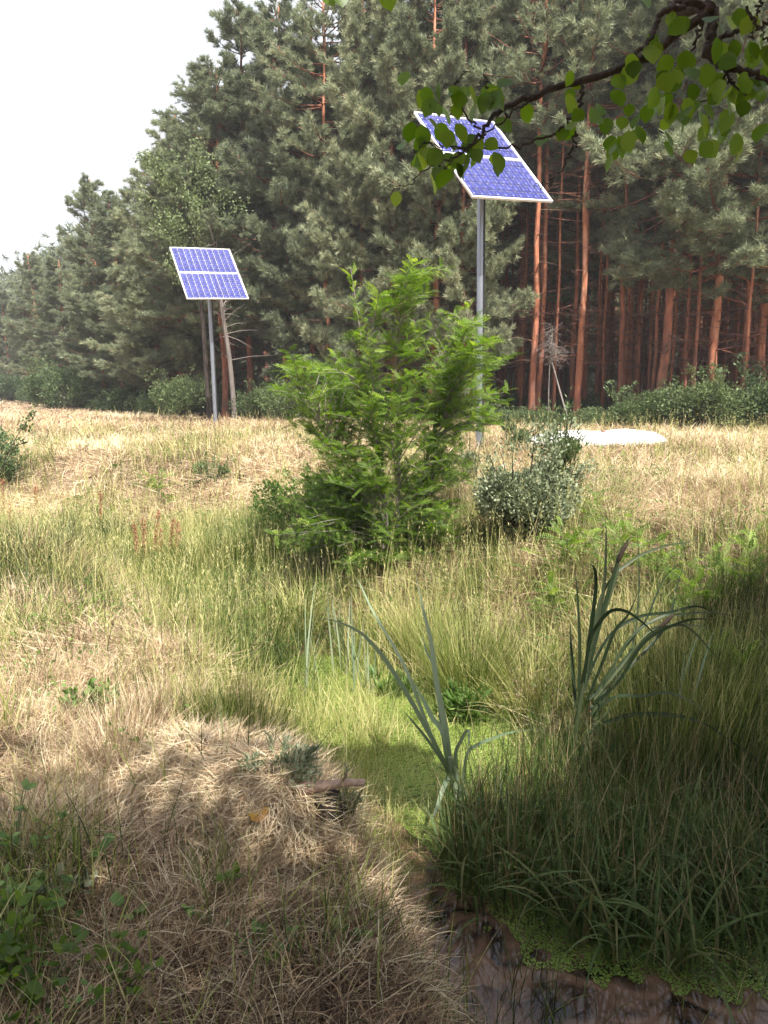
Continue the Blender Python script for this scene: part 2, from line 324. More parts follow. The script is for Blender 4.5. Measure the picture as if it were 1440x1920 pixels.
# ------------------------------------------------------------------ ground zones
# (x, y, rx, ry, strength) patches of green growth, found on the ground
def zone(lst): return [(*ground(u, v)[:2], rx, ry, a) for u, v, rx, ry, a in lst]
GREEN = zone([(40, 1050, .9, .8, .9), (330, 1010, .6, .8, .8), (480, 1010, .7, .8, 1), (420, 1150, .6, .5, .6), (450, 1380, .3, .35, 1), (560, 1300, .5, .5, 1.1),
              (700, 1250, .5, .6, 1), (620, 1120, .5, .5, .8), (850, 1250, .5, .5, 1), (1020, 1300, .4, .4, .9), (1180, 1200, .5, .4, .9), (1330, 1150, .5, .4, .9),
              (1300, 1300, .8, .5, 1), (1150, 1500, .7, .6, 1), (1300, 1650, .7, .5, 1), (1400, 1500, .7, .6, 1), (950, 1650, .4, .4, 1), (20, 900, .8, 1.2, .8),
              (700, 1040, .7, .5, .9), (930, 1020, .6, .5, .7), (310, 920, .4, .8, .4), (640, 1480, .25, .3, .8), (1400, 1040, .3, .4, .6), (50, 1700, .3, .3, .5), (200, 1180, .4, .4, .3), (150, 1120, .9, .7, .6), (60, 1200, .8, .5, .45), (150, 980, .9, .9, .45), (480, 1250, .5, .5, .5), (350, 1200, .5, .5, .5), (1100, 1100, .6, .6, .5), (300, 1130, .5, .5, .6), (250, 1080, .5, .6, .6), (520, 1080, .6, .6, .8), (900, 1100, .4, .5, .6), (1000, 1200, .4, .4, .6), (800, 1700, .35, .3, .45), (780, 1590, .25, .2, .8),
              (1000, 960, .6, .6, .5), (720, 900, .9, .9, .6), (980, 770, 2.0, 2.0, .5), (340, 850, 1.0, 1.6, .65), (150, 830, 1.5, 2, .35), (1250, 860, 1.2, 1.0, .35), (500, 830, 1.5, 1.5, .4), (1380, 880, 1, 1, .35), (1150, 790, 2, 1.2, .6)])
def green(x, y):
    g = np.zeros(np.shape(x))
    for cx, cy_, rx, ry, a in GREEN: g = np.maximum(g, a*np.exp(-(((x-cx)/rx)**2+((y-cy_)/ry)**2)*.9))
    s = sdist(x, y)
    g = np.maximum(g, .9*np.exp(-(s/.75)**2)*smooth(-7, -3, x))
    g = g + (fbm(x, y, .7, 9)-.5)*.7+(vnoise(x, y, .22, 15)-.5)*.5
    return np.clip(g, 0, 1)
EDGE = np.array([(-60, 100), (-45, 82), (-30, 60), (-17, 41), (-10.8, 31), (-5.5, 25), (-1.5, 23), (3, 21.5), (9.5, 19.5), (14, 19), (30, 18)])
def edge_y(x): return np.interp(x, EDGE[:, 0], EDGE[:, 1])

# ground sheet: fine near, coarse far, reaching the horizon
def axis(lo, hi, f0, f1, fine, mx):
    a = [f0]; st = fine
    while a[-1] < f1: a.append(a[-1]+fine)
    st = fine
    while a[-1] < hi: st = min(st*1.13, mx); a.append(a[-1]+st)
    b = [f0]; st = fine
    while b[-1] > lo: st = min(st*1.13, mx); b.append(b[-1]-st)
    return np.array(b[:0:-1]+a)
gx = axis(-400, 400, -3.2, 3.2, .035, 30); gy = axis(-60, 600, .6, 9, .035, 30)
X, Y = np.meshgrid(gx, gy); Z = hgt(X, Y)
nx, ny = len(gx), len(gy); i = np.arange(ny-1)[:, None]*nx+np.arange(nx-1)[None]
Fg = np.stack([i, i+1, i+nx+1, i+nx], -1).reshape(-1, 4)
g = Geo(); g.add(np.stack([X, Y, Z], -1).reshape(-1, 3), Fg, np.clip(green(X, Y)*1.1, 0, 1).ravel())
gr = g.obj('ground', M['ground'], smoothf=True)
a = gr.data.attributes.new('litter', 'FLOAT', 'POINT'); a.data.foreach_set('value', smooth(-.5, 2.0, Y-edge_y(X)).ravel().astype(np.float32))
tag(gr, 'uneven ground with dry matted grass and a ditch', 'ground', kind='structure')
# water in the ditch
g = Geo(); xs = np.linspace(-2.5, 5.5, 60); ys = np.linspace(.2, 7, 60); X, Y = np.meshgrid(xs, ys)
i = np.arange(59)[:, None]*60+np.arange(59)[None]
F = np.stack([i, i+1, i+61, i+60], -1).reshape(-1, 4)
cx = X.ravel()[F].mean(1); cyy = Y.ravel()[F].mean(1); F = F[(np.abs(sdist(cx, cyy)) < 1.7)]
g.add(np.stack([X, Y, np.full_like(X, WATER)], -1).reshape(-1, 3), F, .5)
tag(g.obj('water', M['water']), 'shallow brown ditch water', 'water', kind='structure')

# ------------------------------------------------------------------ solar panels on poles
def tracker(label, c, az, ti, ro, base, lean_top, rad):
    n = np.array([math.sin(az)*math.cos(ti), -math.cos(az)*math.cos(ti), math.sin(ti)]); w0 = np.array([math.cos(az), math.sin(az), 0]); u0 = np.cross(n, w0)
    wv = w0*math.cos(ro)+u0*math.sin(ro); uv = np.cross(n, wv); Mx = np.stack([wv, uv, n], 1)
    root = thing('solar_panel_mast', label, 'solar panel', base, 0, 'pole-mounted solar panels')
    b = np.array(base, float); c = np.array(c)-b
    top = c-n*.09
    g = Geo(); tube(g, [np.array([0, 0, -.4]), top*np.array([.5, .5, .5]), top*.999], rad, 20)
    for f in (.22, .45, .68):
        p = top*f; tube(g, [p-norm(top)*.012, p+norm(top)*.012], rad*1.12, 20)
    g.obj('pole', M['steel'], root, True)
    g = Geo(); side = np.array([rad*1.15, -rad*.3, 0])
    tube(g, [side, top*.5+side, top*.985+side], .014, 8); g.obj('cable', M['black'], root, True)
    g = Geo()
    for k in (-.42, .42): box(g, c-n*.045+wv*k, .05, 1.9, .05, Mx)
    box(g, c-n*.095, 1.1, .08, .05, Mx); tube(g, [top-norm(top)*.18, top+norm(top)*.01], rad*1.35, 16)
    g.obj('bracket', M['steel'], root)
    for s in (-.5, .5):
        pc = c+uv*s*1.004; W_, H_ = 1.65, .996
        g = Geo(); box(g, pc, W_-.02, H_-.02, .012, Mx, 0, 0); sheet = g.obj('panel', M['back'], root)
        if s == .5: pass
        g = Geo(); f = .022
        for q in (-1, 1):
            box(g, pc+uv*q*(H_/2-f/2)+n*.003, W_, f, .042, Mx); box(g, pc+wv*q*(W_/2-f/2)+n*.003, f, H_-2*f-.001, .042, Mx)
        g.obj('frame', M['alu'], sheet)
        g = Geo(); gb = Geo(); cw = (W_-.07)/10; ch = (H_-.06)/6
        for ix in range(10):
            for iy in range(6):
                q = pc+wv*((ix-4.5)*cw)+uv*((iy-2.5)*ch)+n*.009
                box(g, q, cw-.009, ch-.009, .004, Mx, .35+.4*rng.random())
        for ix in range(10):
            for o_ in (-.25, .25):
                box(gb, pc+wv*((ix-4.5+o_)*cw)+n*.0125, .003, H_-.06, .002, Mx)
        g.obj('cells', M['cell'], sheet); gb.obj('busbars', M['busbar'], sheet)
    return root
bl = gpt(*at(405, 800, 21.3)[:2]); br = gpt(*at(898, 849, 12.9)[:2])
tracker('blue solar panel on a slim pole in front of the pines, clear of any branch', (-4.662, 21.219, 4.58), .443, .747, .066, bl, None, .055)
tracker('larger solar panel, its pole rising behind the bright green locust, partly covered by leaves', (1.567, 12.846, 5.164), .511, .713, .111, br, None, .054)

# ------------------------------------------------------------------ white upturned hull
def hull():
    A = at(985, 842, 13.3); B = at(1250, 838, 13.6); A = gpt(A[0], A[1]); B = gpt(B[0], B[1])
    d = B-A; Lh = np.linalg.norm(d[:2]); ang = math.atan2(d[1], d[0])
    root = thing('upturned_boat', 'long low white upturned boat hull lying in the dry grass before the pines', 'boat', (A+B)/2, ang)
    ns, nc = 40, 17; t = np.linspace(-1, 1, ns); V = []
    for q in t:
        wdt = .40*(1-abs(q)**3.2)**.55+.012; hh = (.27*(1-abs(q)**6)**.55+.02)*(1+.06*q-.05*math.cos(q*9))
        a_ = np.linspace(0, np.pi, nc); cs, sn = np.cos(a_), np.sin(a_)
        V.append(np.stack([np.full(nc, q*Lh/2), wdt*np.sign(cs)*np.abs(cs)**.75, hh*np.abs(sn)**.7], 1))
    V = np.array(V); i = np.arange(ns-1)[:, None]*nc+np.arange(nc-1)[None]
    F = np.stack([i, i+1, i+nc+1, i+nc], -1).reshape(-1, 4)
    g = Geo(); g.add(V.reshape(-1, 3), F, .7); h = g.obj('hull', M['white'], root, True)
    h.modifiers.new('thick', 'SOLIDIFY').thickness = .012
    g = Geo(); k = V[3:-3, nc//2]; tube(g, k+np.array([0, 0, .004]), .016, 8); g.obj('keel', M['white'], root, True)
    for s in (1, -1):
        g = Geo(); k = V[1:-1, 0 if s > 0 else -1]+np.array([0, .008*s, .012]); tube(g, k, .02, 8); g.obj('gunwale', M['white'], root, True)
    g = Geo(); box(g, (.10, -.02, .295), .07, .03, .045); tube(g, [(.10, -.02, .31), (.13, -.02, .335)], .012, 6); g.obj('cleat', M['wood'], root)
hull()

# ------------------------------------------------------------------ pines
def tuft(n=13, L=.145, W=.021, seed=0):
    r = np.random.default_rng(seed); V = []; F = []
    for k in range(n):
        a = 2*np.pi*k/n*2.4+r.random(); sp = r.uniform(.25, 1.0); b = r.uniform(0, .10)
        d = np.array([math.sin(sp)*math.cos(a), math.sin(sp)*math.sin(a), math.cos(sp)]); s = norm(np.cross(d, r.normal(size=3)))
        o = np.array([0, 0, b]); l = L*r.uniform(.75, 1.15)
        V += [o-s*W/2, o+s*W/2, o+d*l]; F.append([3*k, 3*k+1, 3*k+2])
    return np.array(V), np.array(F)
TUFT = tuft()
def pine_meshes(seed, H, cb, Rm, top_e=48, dens=1.0, limbs=(5, 8), stubs=0, rad=.115, e0=-8):
    r = np.random.default_rng(seed)
    zt = np.linspace(0, H, 14); wob = np.cumsum(r.normal(0, .035, (14, 2)), 0); wob -= wob[0]
    TR = np.column_stack([wob, zt]); gt = Geo()
    rt = rad*(1-.8*(zt/H)**.9); rt[0] *= 1.25
    tube(gt, catmull(TR, 40), np.interp(np.linspace(0, H, 40), zt, rt), 9, np.interp(np.linspace(0, 1, 40), [0, .12, .3, 1], [.22, .45, .72, .85]))
    axis_ = lambda z: np.array([np.interp(z, zt, TR[:, 0]), np.interp(z, zt, TR[:, 1]), z])
    P = []; D = []; VR = []; gc = Geo(); tw = []
    z = cb
    while z < H-.15:
        u = (z-cb)/(H-cb); prof = (min(1, .45+u*2.6))*(1-u)**.62*1.12+.10
        for k in range(r.integers(*limbs)):
            a = r.random()*2*np.pi; Ll = Rm*prof*r.uniform(.5, 1.15); e = R_(e0+u*top_e+r.normal()*9)
            h = np.array([math.cos(a), math.sin(a), 0]); b = axis_(z+r.normal()*.08)
            mid = b+h*Ll*.5*math.cos(e)+np.array([0, 0, Ll*.5*math.sin(e)-.05*Ll]); end = b+h*Ll*math.cos(e)+np.array([0, 0, Ll*math.sin(e)+.12*Ll])
            pts = catmull([b, mid, end], 7); tube(gt, pts, np.linspace(.028*min(1, Ll/1.5)+.006, .006, 7), 4, .3, cap=False)
            if r.random() < .07: continue
            nt_ = max(5, int(Ll*17*dens)); ts = r.uniform(.10+.18*(1-u), 1, nt_)**.85
            base = np.array([np.interp(ts*6, np.arange(7), pts[:, c]) for c in range(3)]).T
            sa = a+r.choice([-1, 1], nt_)*r.uniform(.3, 1.15, nt_)*(1.15-ts*.6)
            se = r.normal(.22, .28, nt_); tl = r.uniform(.18, .42, nt_)*min(1.2, Ll)*(1.25-ts*.55)
            dr = np.stack([np.cos(sa)*np.cos(se), np.sin(sa)*np.cos(se), np.sin(se)], 1)
            tw.append((base, dr, tl))
            for f in (.35, .6, .8, 1.0):
                P.append(base+dr*(tl*f)[:, None]+r.normal(0, .025, (nt_, 3))); dd = dr+np.array([0, 0, .45])+r.normal(0, .35, (nt_, 3)); D.append(dd)
                VR.append(np.clip(.42+.22*(f-.6)+r.normal(0, .12, nt_)+r.normal()*.08, 0, 1))
        z += r.uniform(.30, .5)
    P = np.vstack(P); D = np.vstack(D); VR = np.concatenate(VR)
    scatter(gc, *TUFT, P, frames(D, r.random(len(P))*6.28), r.uniform(.8, 1.35, len(P)), VR)
    b = np.vstack([x[0] for x in tw]); d = np.vstack([x[1] for x in tw]); l = np.concatenate([x[2] for x in tw])
    sd_ = norm(np.cross(d, np.array([0, 0, 1.])))*.005
    V = np.stack([b-sd_, b+sd_, b+d*l[:, None]], 1).reshape(-1, 3); gt.add(V, np.arange(len(V)).reshape(-1, 3), .3)
    for k in range(stubs):
        z = r.uniform(.12*H, cb+.5); a = r.random()*6.28; l = r.uniform(.3, 1.5); b = axis_(z)
        h = np.array([math.cos(a), math.sin(a), r.uniform(-.3, .25)])
        pts = catmull([b, b+h*l*.5, b+h*l+np.array([0, 0, r.uniform(-.15, .1)])], 5); tube(gt, pts, np.linspace(.015, .003, 5), 4, .12, cap=False)
        for q in range(5):
            c0 = pts[r.integers(1, 5)]; tube(gt, [c0, c0+np.array([*r.normal(0, .16, 2), r.normal(0, .08)])], [.005, .002], 3, .1, cap=False)
    return gt.mesh('pine_trunk', M['bark'], True), gc.mesh('pine_crown', M['needles'])
VAR = {'low': [pine_meshes(s, 12, cb, 2.1, stubs=10) for s, cb in ((11, 1.2), (12, 1.9), (13, 1.5))],
       'mid': [pine_meshes(s, 13, cb, 2.0, stubs=34) for s, cb in ((21, 4.2), (22, 5.0))],
       'bough': [pine_meshes(s, 13, cb, 2.5, stubs=26, top_e=60, e0=-18, dens=.75) for s, cb in ((41, 3.6), (42, 4.2))],
       'high': [pine_meshes(s, 13, cb, 1.75, stubs=46, rad=.09, dens=.55) for s, cb in ((31, 7.0), (32, 7.8), (33, 7.4))]}
def pine(kind, k, x, y, sc, zs, label, group=None):
    tm, cm = VAR[kind][k % len(VAR[kind])]
    r = thing('pine_tree', label, 'pine tree', (x, y, float(hgt(x, y))-.05), rng.random()*6.28, group)
    r.scale = (sc, sc, zs)
    for nm, me in (('trunk', tm), ('crown', cm)):
        o = bpy.data.objects.new(nm, me); COL.objects.link(o); o.parent = r
    return r
GP = 'pines of the forest edge'
# the edge trees one can tell apart: (pixel x, distance, kind, height in m, width scale, label)
FRONT = [(-40, 66, 'low', 9, 1.0, 'distant pine at the far end of the tree line, furthest along the edge'),
 (28, 60, 'low', 8.2, .95, 'small distant pine with a rounded top at the end of the descending tree line'),
 (88, 47, 'low', 8.8, .9, 'short pine standing apart with a pointed top, second from the far end'),
 (140, 40, 'low', 7.4, .95, 'low pine in the dip of the skyline beside the thin-crowned pointed pine'),
 (200, 35, 'low', 10, .85, 'thin-crowned pointed pine standing out against the white sky'),
 (240, 33, 'low', 8.8, 1.0, 'bushy pine just past the thin pointed pine, branches to the ground'),
 (300, 30, 'low', 9.4, 1.05, 'full pine with drooping lower boughs, further along than the slim pole panel'),
 (350, 28.5, 'low', 10.4, 1.05, 'tall broad pine rising above the slim-pole solar panel'),
 (425, 26.5, 'bough', 11.2, 1.1, 'pine directly behind the slim-pole solar panel'),
 (470, 27, 'mid', 13.2, 1.15, 'tallest pine at the step of the skyline against the white sky'),
 (540, 25.5, 'bough', 12.6, 1.0, 'pine with a bare orange trunk showing between its boughs'),
 (615, 24, 'high', 12.8, 1.1, 'pine with the thick lit orange trunk above the locust tips'),
 (672, 23.5, 'low', 12.6, .9, 'grey-green pine with boughs reaching down behind the locust tree'),
 (740, 23, 'low', 12.3, 1.0, 'dense pale pine between the locust top and the large panel'),
 (812, 22.5, 'mid', 12.7, 1.0, 'pine just behind the large solar panel pole'),
 (868, 22, 'low', 12.0, .85, 'pine whose low boughs end beside the large panel pole'),
 (995, 21.5, 'high', 13.2, 1.1, 'pine with the thick straight red trunk past the large panel pole'),
 (1078, 21.5, 'high', 13.0, 1.1, 'red-trunked pine beside the leaning dead stick'),
 (1160, 22, 'high', 13.2, 1.05, 'pine with dark boughs hanging over the forest gap'),
 (1235, 20.5, 'bough', 13.4, 1.2, 'broad dark pine with sagging lower boughs over the shrubs'),
 (1330, 20.5, 'bough', 13.0, 1.15, 'dark pine with a grey-brown lower trunk among shrubs'),
 (1415, 21, 'bough', 13.0, 1.1, 'red-trunked pine at the open border of the forest, beyond the dry field'),
 (1530, 20, 'bough', 13.5, 1.2, 'pine standing just beyond the picture border')]
used = []
for n_, (px, D, kind, H, sc, lab) in enumerate(FRONT):
    x = (px-720)/1440*D*1.0; used.append((x, D)); pine(kind, n_, x, D, sc, H/(12 if kind == 'low' else 13), lab, GP)
used = np.array(used); cnt = 0; ri = np.random.default_rng(5)
rows = []
yy = 20.0
for x, y in [(x, y) for x in np.arange(-44, 0, 2.3) for y in np.arange(19, 56, 2.4)]+[(x, y) for x in np.arange(0, 26, 1.2) for y in np.arange(19, 42, 1.45)]:
    if True:
        X_ = x+ri.uniform(-.7, .7)+(.5*y % 2.1); Y_ = y+ri.uniform(-.7, .7); e = edge_y(X_); d = Y_-e
        if d < (.4 if X_ > 3 else 1.2) or Y_ > 40 or (d > 9 and X_ < -6) or abs(X_) > .56*Y_+3.5: continue
        if np.min(np.hypot(used[:, 0]-X_, used[:, 1]-Y_)) < .8: continue
        rows.append((Y_, X_, d))
rows.sort(); rows = rows[:243]
for _ in range(31):
    X_ = ri.uniform(2.6, 13.5); rows.append((float(edge_y(X_))+ri.uniform(.3, 4.5), X_, -1))
for Y_, X_, d in rows:
    lft = smooth(2, -8, X_)
    thin = .62 if d < 0 else 1; lft = 0 if d < 0 else lft
    kind = 'low' if (ri.random() < lft and d < 6) else ('mid' if ri.random() < .06+.4*lft else 'high')
    H = np.interp(X_, [-30, -14, -8, -4, 2, 12], [8, 8.7, 9.8, 11.2, 12.6, 13.6])*ri.uniform(.92, 1.06)
    pine('high' if d < 0 else kind, int(ri.integers(0, 9)), X_, Y_, ri.uniform(.85, 1.1)*thin, H/(12 if kind == 'low' else 13), 'slender red-barked pine standing inside the forest behind the edge trees', 'pines inside the forest')
print('pines', len(rows)+len(FRONT))
# deep background woods: many more trunks and crowns, one mass
g = Geo(); r = np.random.default_rng(8); n = 1400
px = r.uniform(-60, 70, n); py = np.maximum(r.uniform(43, 74, n), edge_y(px)+12)
for x, y in zip(px, py):
    tube(g, [(x, y, .3), (x+r.normal()*.3, y, 12)], [.11, .05], 5, r.uniform(.2, .8), 0, False)
n = 90000; q = r.integers(0, 1400, n); P = np.stack([px[q]+r.normal(0, 1.3, n), py[q]+r.normal(0, 1.3, n), np.where(r.random(n) < .6, r.uniform(3.0, 12.8, n), r.uniform(.4, 3.2, n))], 1)
scatter(g, TUFT[0]*4.6, TUFT[1], P, frames(r.normal(size=(n, 3)), r.random(n)*6.28), 1, r.uniform(.1, .5, n), 1)
tag(g.obj('distant_woods', [M['bark'], M['needles']]), 'deep dark pine woods seen between the nearer trunks', 'woods', kind='stuff')

# ------------------------------------------------------------------ shrubs
LEAF4 = (np.array([[0, 0, 0], [.32, .08, .45], [0, 0, 1.], [-.32, .08, .45]]), np.array([[0, 1, 2], [0, 2, 3]]))
LANCE = (np.array([[0, 0, 0], [.14, .04, .35], [0, -.10, 1.], [-.14, .04, .35]]), np.array([[0, 1, 2], [0, 2, 3]]))
def shrub_geo(seed, rx, ry, H, n, leaf, tmpl=LEAF4, stems=14, up=.2, lobes=7, thr=.41):
    r = np.random.default_rng(seed); gs = Geo(); gl = Geo()
    lc = np.stack([r.uniform(-.65, .65, lobes)*rx, r.uniform(-.65, .65, lobes)*ry, r.uniform(.35, .8, lobes)*H], 1); lr = r.uniform(.28, .5, lobes)*min(rx+ry, 2*H)*.6
    P = []; 
    for k in range(stems*3):
        c = lc[r.integers(lobes)]+r.normal(0, .14, 3)*np.array([rx, ry, H]); c[2] = max(c[2], .15*H)
        b = np.array([r.normal(0, .12)*rx, r.normal(0, .12)*ry, -.03]); pts = catmull([b, (b+c)/2+np.array([0, 0, .12*H]), c+np.array([0, 0, .1*H])], 6)
        tube(gs, pts, np.linspace(.012, .003, 6)*(H/1.0)**.5, 4, .5, cap=False); P.append(pts[2:])
    for k in range(max(3, stems//2)):
        a_ = r.random()*6.28; b = np.array([math.cos(a_)*rx*.4, math.sin(a_)*ry*.4, H*.3]); e = np.array([math.cos(a_)*rx*r.uniform(.5, 1.25), math.sin(a_)*ry*r.uniform(.5, 1.25), H*r.uniform(.8, 1.4)])
        pts = catmull([b, (b+e)/2+np.array([0, 0, .1*H]), e], 7); tube(gs, pts, np.linspace(.008, .002, 7), 4, .5, cap=False); P += [pts[1:]]*7
    q = r.integers(0, lobes, n); v = norm(r.normal(size=(n, 3)))*(r.random(n)**.35)[:, None]; L_ = lc[q]+v*lr[q][:, None]*np.array([1, 1, .8])
    P = np.vstack(P); m = n//3; L2 = P[r.integers(0, len(P), m)]+r.normal(0, .05*H, (m, 3)); L_ = np.vstack([L_, L2]); L_ = L_[(L_[:, 2] > .02)]
    ns = fbm(L_[:, 0]*1.+L_[:, 2], L_[:, 1]-L_[:, 2]*.7, .22*H+.05, seed); L_ = L_[ns > thr]
    n = len(L_); D = norm(L_-np.array([0, 0, H*.3]))+r.normal(0, .6, (n, 3))+np.array([0, 0, up])
    scatter(gl, *tmpl, L_, frames(D, r.random(n)*6.28), leaf*r.uniform(.6, 1.3, n), np.clip(.45+.18*r.normal(size=n), 0, 1))
    return gs, gl
def shrub(name, label, cat, loc, gs, gl, leafmat, group=None, stemmat='dark_bark'):
    t = thing(name, label, cat, loc, 0, group); gs.obj('stems', M[stemmat], t); gl.obj('foliage', M[leafmat], t); return t
protos = [shrub_geo(40+k, 1.15, .8, 1.0, 8000, .06, lobes=12, stems=20) for k in range(4)]
pm = [(a_.mesh('stems', M['dark_bark']), b_.mesh('foliage', M['bush'])) for a_, b_ in protos]
def put_shrub(k, x, y, sc, zs, label, group='shrubs along the forest edge', name='shrub'):
    t = thing(name, label, 'shrub', (x, y, float(hgt(x, y))), rng.random()*6.28, group); t.scale = (sc, sc, zs)
    for nm, me in zip(('stems', 'foliage'), pm[k % 4]): o = bpy.data.objects.new(nm, me); COL.objects.link(o); o.parent = t
SH = [(20, 56, 2.2, 2.0, 'pale shrub at the far end of the field under the last pines'), (110, 38, 1.7, 1.8, 'light green shrub patch before the far pines'), (165, 34, 1.6, 1.7, 'rounded pale green shrub standing out in front of the dark far pines'),
      (240, 30, 1.3, 1.0, 'low olive shrub between the pale green shrub and the slim pole'), (300, 27.5, .9, .8, 'low spreading shrub at the foot of the pines by the slim pole'), (345, 25.5, 1.0, 1.2, 'dark green shrub closest to the slim pole'),
      (480, 23.8, .8, .9, 'small leafy shrub behind the slim pole, beside the grey trunk'), (545, 22.8, 1.0, 1.1, 'shrub at the forest edge behind the locust branch tips'),
      (930, 20.3, .6, .5, 'bright small shrub beside the large panel pole'), (985, 19.8, .8, .4, 'low bright green shrub behind the white hull near its near end'), (1050, 19.6, .7, .4, 'low leafy shrub under the leaning dead stick'),
      (1130, 19.3, .8, .5, 'light green shrub behind the middle of the white hull'), (1190, 19.4, 1.0, .85, 'taller mid green shrub behind the tip of the white hull'), (1260, 19.2, 1.1, .9, 'dark green shrub just past the tip of the white hull'),
      (1325, 19.0, 1.2, 1.1, 'dark dense shrub under the sagging pine boughs'), (1390, 19.1, 1.2, 1.15, 'tall dark shrub before the red trunks'), (1450, 18.8, 1.3, 1.3, 'dark shrub closing the forest edge beyond the dry field')]
for k, (px_, D, sc, zs, lab) in enumerate(SH): put_shrub(k, (px_-720)/1440*D, D, sc, zs, lab)
r = np.random.default_rng(77)
for k in range(60):
    x = r.uniform(-30, 13); y = edge_y(x)+r.uniform(.3, 7)+ (1.0 if x > 0 else 0)
    if abs(x) > .55*y+2: continue
    put_shrub(k, x, y, r.uniform(.7, 1.3), r.uniform(.3, .9)*(1.3 if x < -2 else .8), 'shady undergrowth shrub standing between the pine trunks', 'undergrowth shrubs in the forest')

# deciduous tree with pale leaves behind the slim-pole panel
def deciduous():
    D = 24.6; b = gpt((395-720)/1440*D, D); t = thing('young_deciduous_tree', 'pale leafy deciduous tree with dark forked branches rising behind the slim-pole panel', 'tree', b)
    gs = Geo(); gl = Geo(); r = np.random.default_rng(4); top = np.array([-.5, .2, 8.0])
    tube(gs, catmull([(0, 0, -.1), (-.1, 0, 3), (-.25, .1, 5.2), top], 20), np.linspace(.09, .015, 20), 7, .4); P = []
    for k in range(34):
        z = r.uniform(3.6, 7.4); a = r.random()*6.28; L_ = r.uniform(.7, 1.9)*(1-.07*(z-3.6)); s = np.array([-.1-.05*(z-3), .05*(z-3)/3, z])
        h = np.array([math.cos(a)*L_, math.sin(a)*L_, L_*r.uniform(.4, .9)]); pts = catmull([s, s+h*.5+np.array([0, 0, -.05]), s+h], 8); tube(gs, pts, np.linspace(.028, .005, 8), 4, .3, cap=False)
        P.append(pts[3:])
    P = np.vstack(P); n = 8000; Q = P[r.integers(0, len(P), n)]+r.normal(0, .13, (n, 3))
    scatter(gl, *LEAF4, Q, frames(r.normal(size=(n, 3)), r.random(n)*6.28), r.uniform(.05, .11, n), np.clip(r.normal(.8, .15, n), 0, 1))
    gs.obj('trunk', M['dark_bark'], t, True); gl.obj('crown', M['bush'], t)
deciduous()
# grey leaning trunk beside the slim pole; dead twiggy sapling; leaning stick
def deadwood():
    D = 23.2
    b = gpt(*at(441, 782, D)[:2]); top = at(414, 560, D)-b
    t = thing('leaning_grey_tree', 'grey leaning trunk with broken dead twigs, standing right beside the slim pole', 'tree', b)
    g = Geo(); tube(g, catmull([(0, 0, -.1), top*.5+np.array([.05, 0, 0]), top, top*1.25+np.array([.1, .1, 0])], 18), np.linspace(.085, .035, 18), 9, .25); g.obj('trunk', M['grey_bark'], t, True)
    g = Geo(); r = np.random.default_rng(9)
    for k in range(40):
        s = top*r.uniform(.5, 1.5); h = np.array([*r.normal(0, .5, 2), r.normal(.1, .25)]); tube(g, [s, s+h*.5+np.array([0, 0, .05]), s+h], [.014, .008, .003], 4, .5, cap=False)
    g.obj('branch', M['grey_bark'], t)
    D = 20.4; b = gpt(*at(1030, 770, D)[:2]); c = at(1035, 635, D)-b
    t = thing('dead_sapling', 'pale dead sapling with a tangle of bare twigs before the red trunks', 'dead tree', b); g = Geo()
    tube(g, catmull([(0, 0, -.1), c*.5+np.array([-.04, 0, 0]), c*1.12], 12), np.linspace(.022, .008, 12), 6, .3); g.obj('stem', M['grey_bark'], t)
    g = Geo()
    for k in range(70):
        s = c*r.uniform(.72, 1.14); v = norm(r.normal(size=3))*np.array([1, 1, .55]); l = r.uniform(.25, .62)
        p = catmull([s, s+v*l*.5+r.normal(0, .04, 3), s+v*l+np.array([0, 0, -.08])], 5); tube(g, p, np.linspace(.007, .0025, 5), 3, .45, cap=False)
        for j in range(4):
            q = p[r.integers(1, 5)]; tube(g, [q, q+r.normal(0, .09, 3)], [.003, .0015], 3, .5, cap=False)
    g.obj('branch', M['grey_bark'], t)
    b = gpt(*at(1070, 765, 20.1)[:2]); e = at(1038, 690, 20.6)-b; t = thing('leaning_stick', 'pale dead stick leaning against a red trunk', 'stick', b)
    g = Geo(); tube(g, catmull([(0, 0, 0), e*.5, e*1.1], 8), np.linspace(.03, .018, 8), 7, .4); g.obj('stick', M['grey_bark'], t)
deadwood()

# ------------------------------------------------------------------ locusts: pinnate leaves
def pinnate(pairs=7, L=1.0, seed=0, leaflet=.17):
    r = np.random.default_rng(seed); V = []; F = []; n = 0
    cur = lambda t: np.array([0, -.22*t*t, t*L])
    for k in range(pairs*2+1):
        if k < pairs*2: t = .18+.78*(k//2)/pairs; s = 1 if k % 2 else -1; d = np.array([s*.95, .10, .35])
        else: t = .96; s = 0; d = np.array([0, -.3, 1.])
        d = norm(d+r.normal(0, .08, 3)); o = cur(t); w_ = norm(np.cross(d, np.array([0, 1., .1])))*leaflet*.26; l = leaflet*.95*r.uniform(.85, 1.1)*(1-.25*abs(t-.55))
        V += [o, o+d*l*.5+w_, o+d*l, o+d*l*.5-w_]; F += [[n, n+1, n+2], [n, n+2, n+3]]; n += 4
    for k in range(3):
        a_, b_ = cur(k/3), cur((k+1)/3); V += [a_+np.array([.008, 0, 0]), a_-np.array([.008, 0, 0]), b_]; F.append([n, n+1, n+2]); n += 3
    return np.array(V), np.array(F)
PIN = [pinnate(7, 1, 1, .19), pinnate(8, 1, 2, .17)]
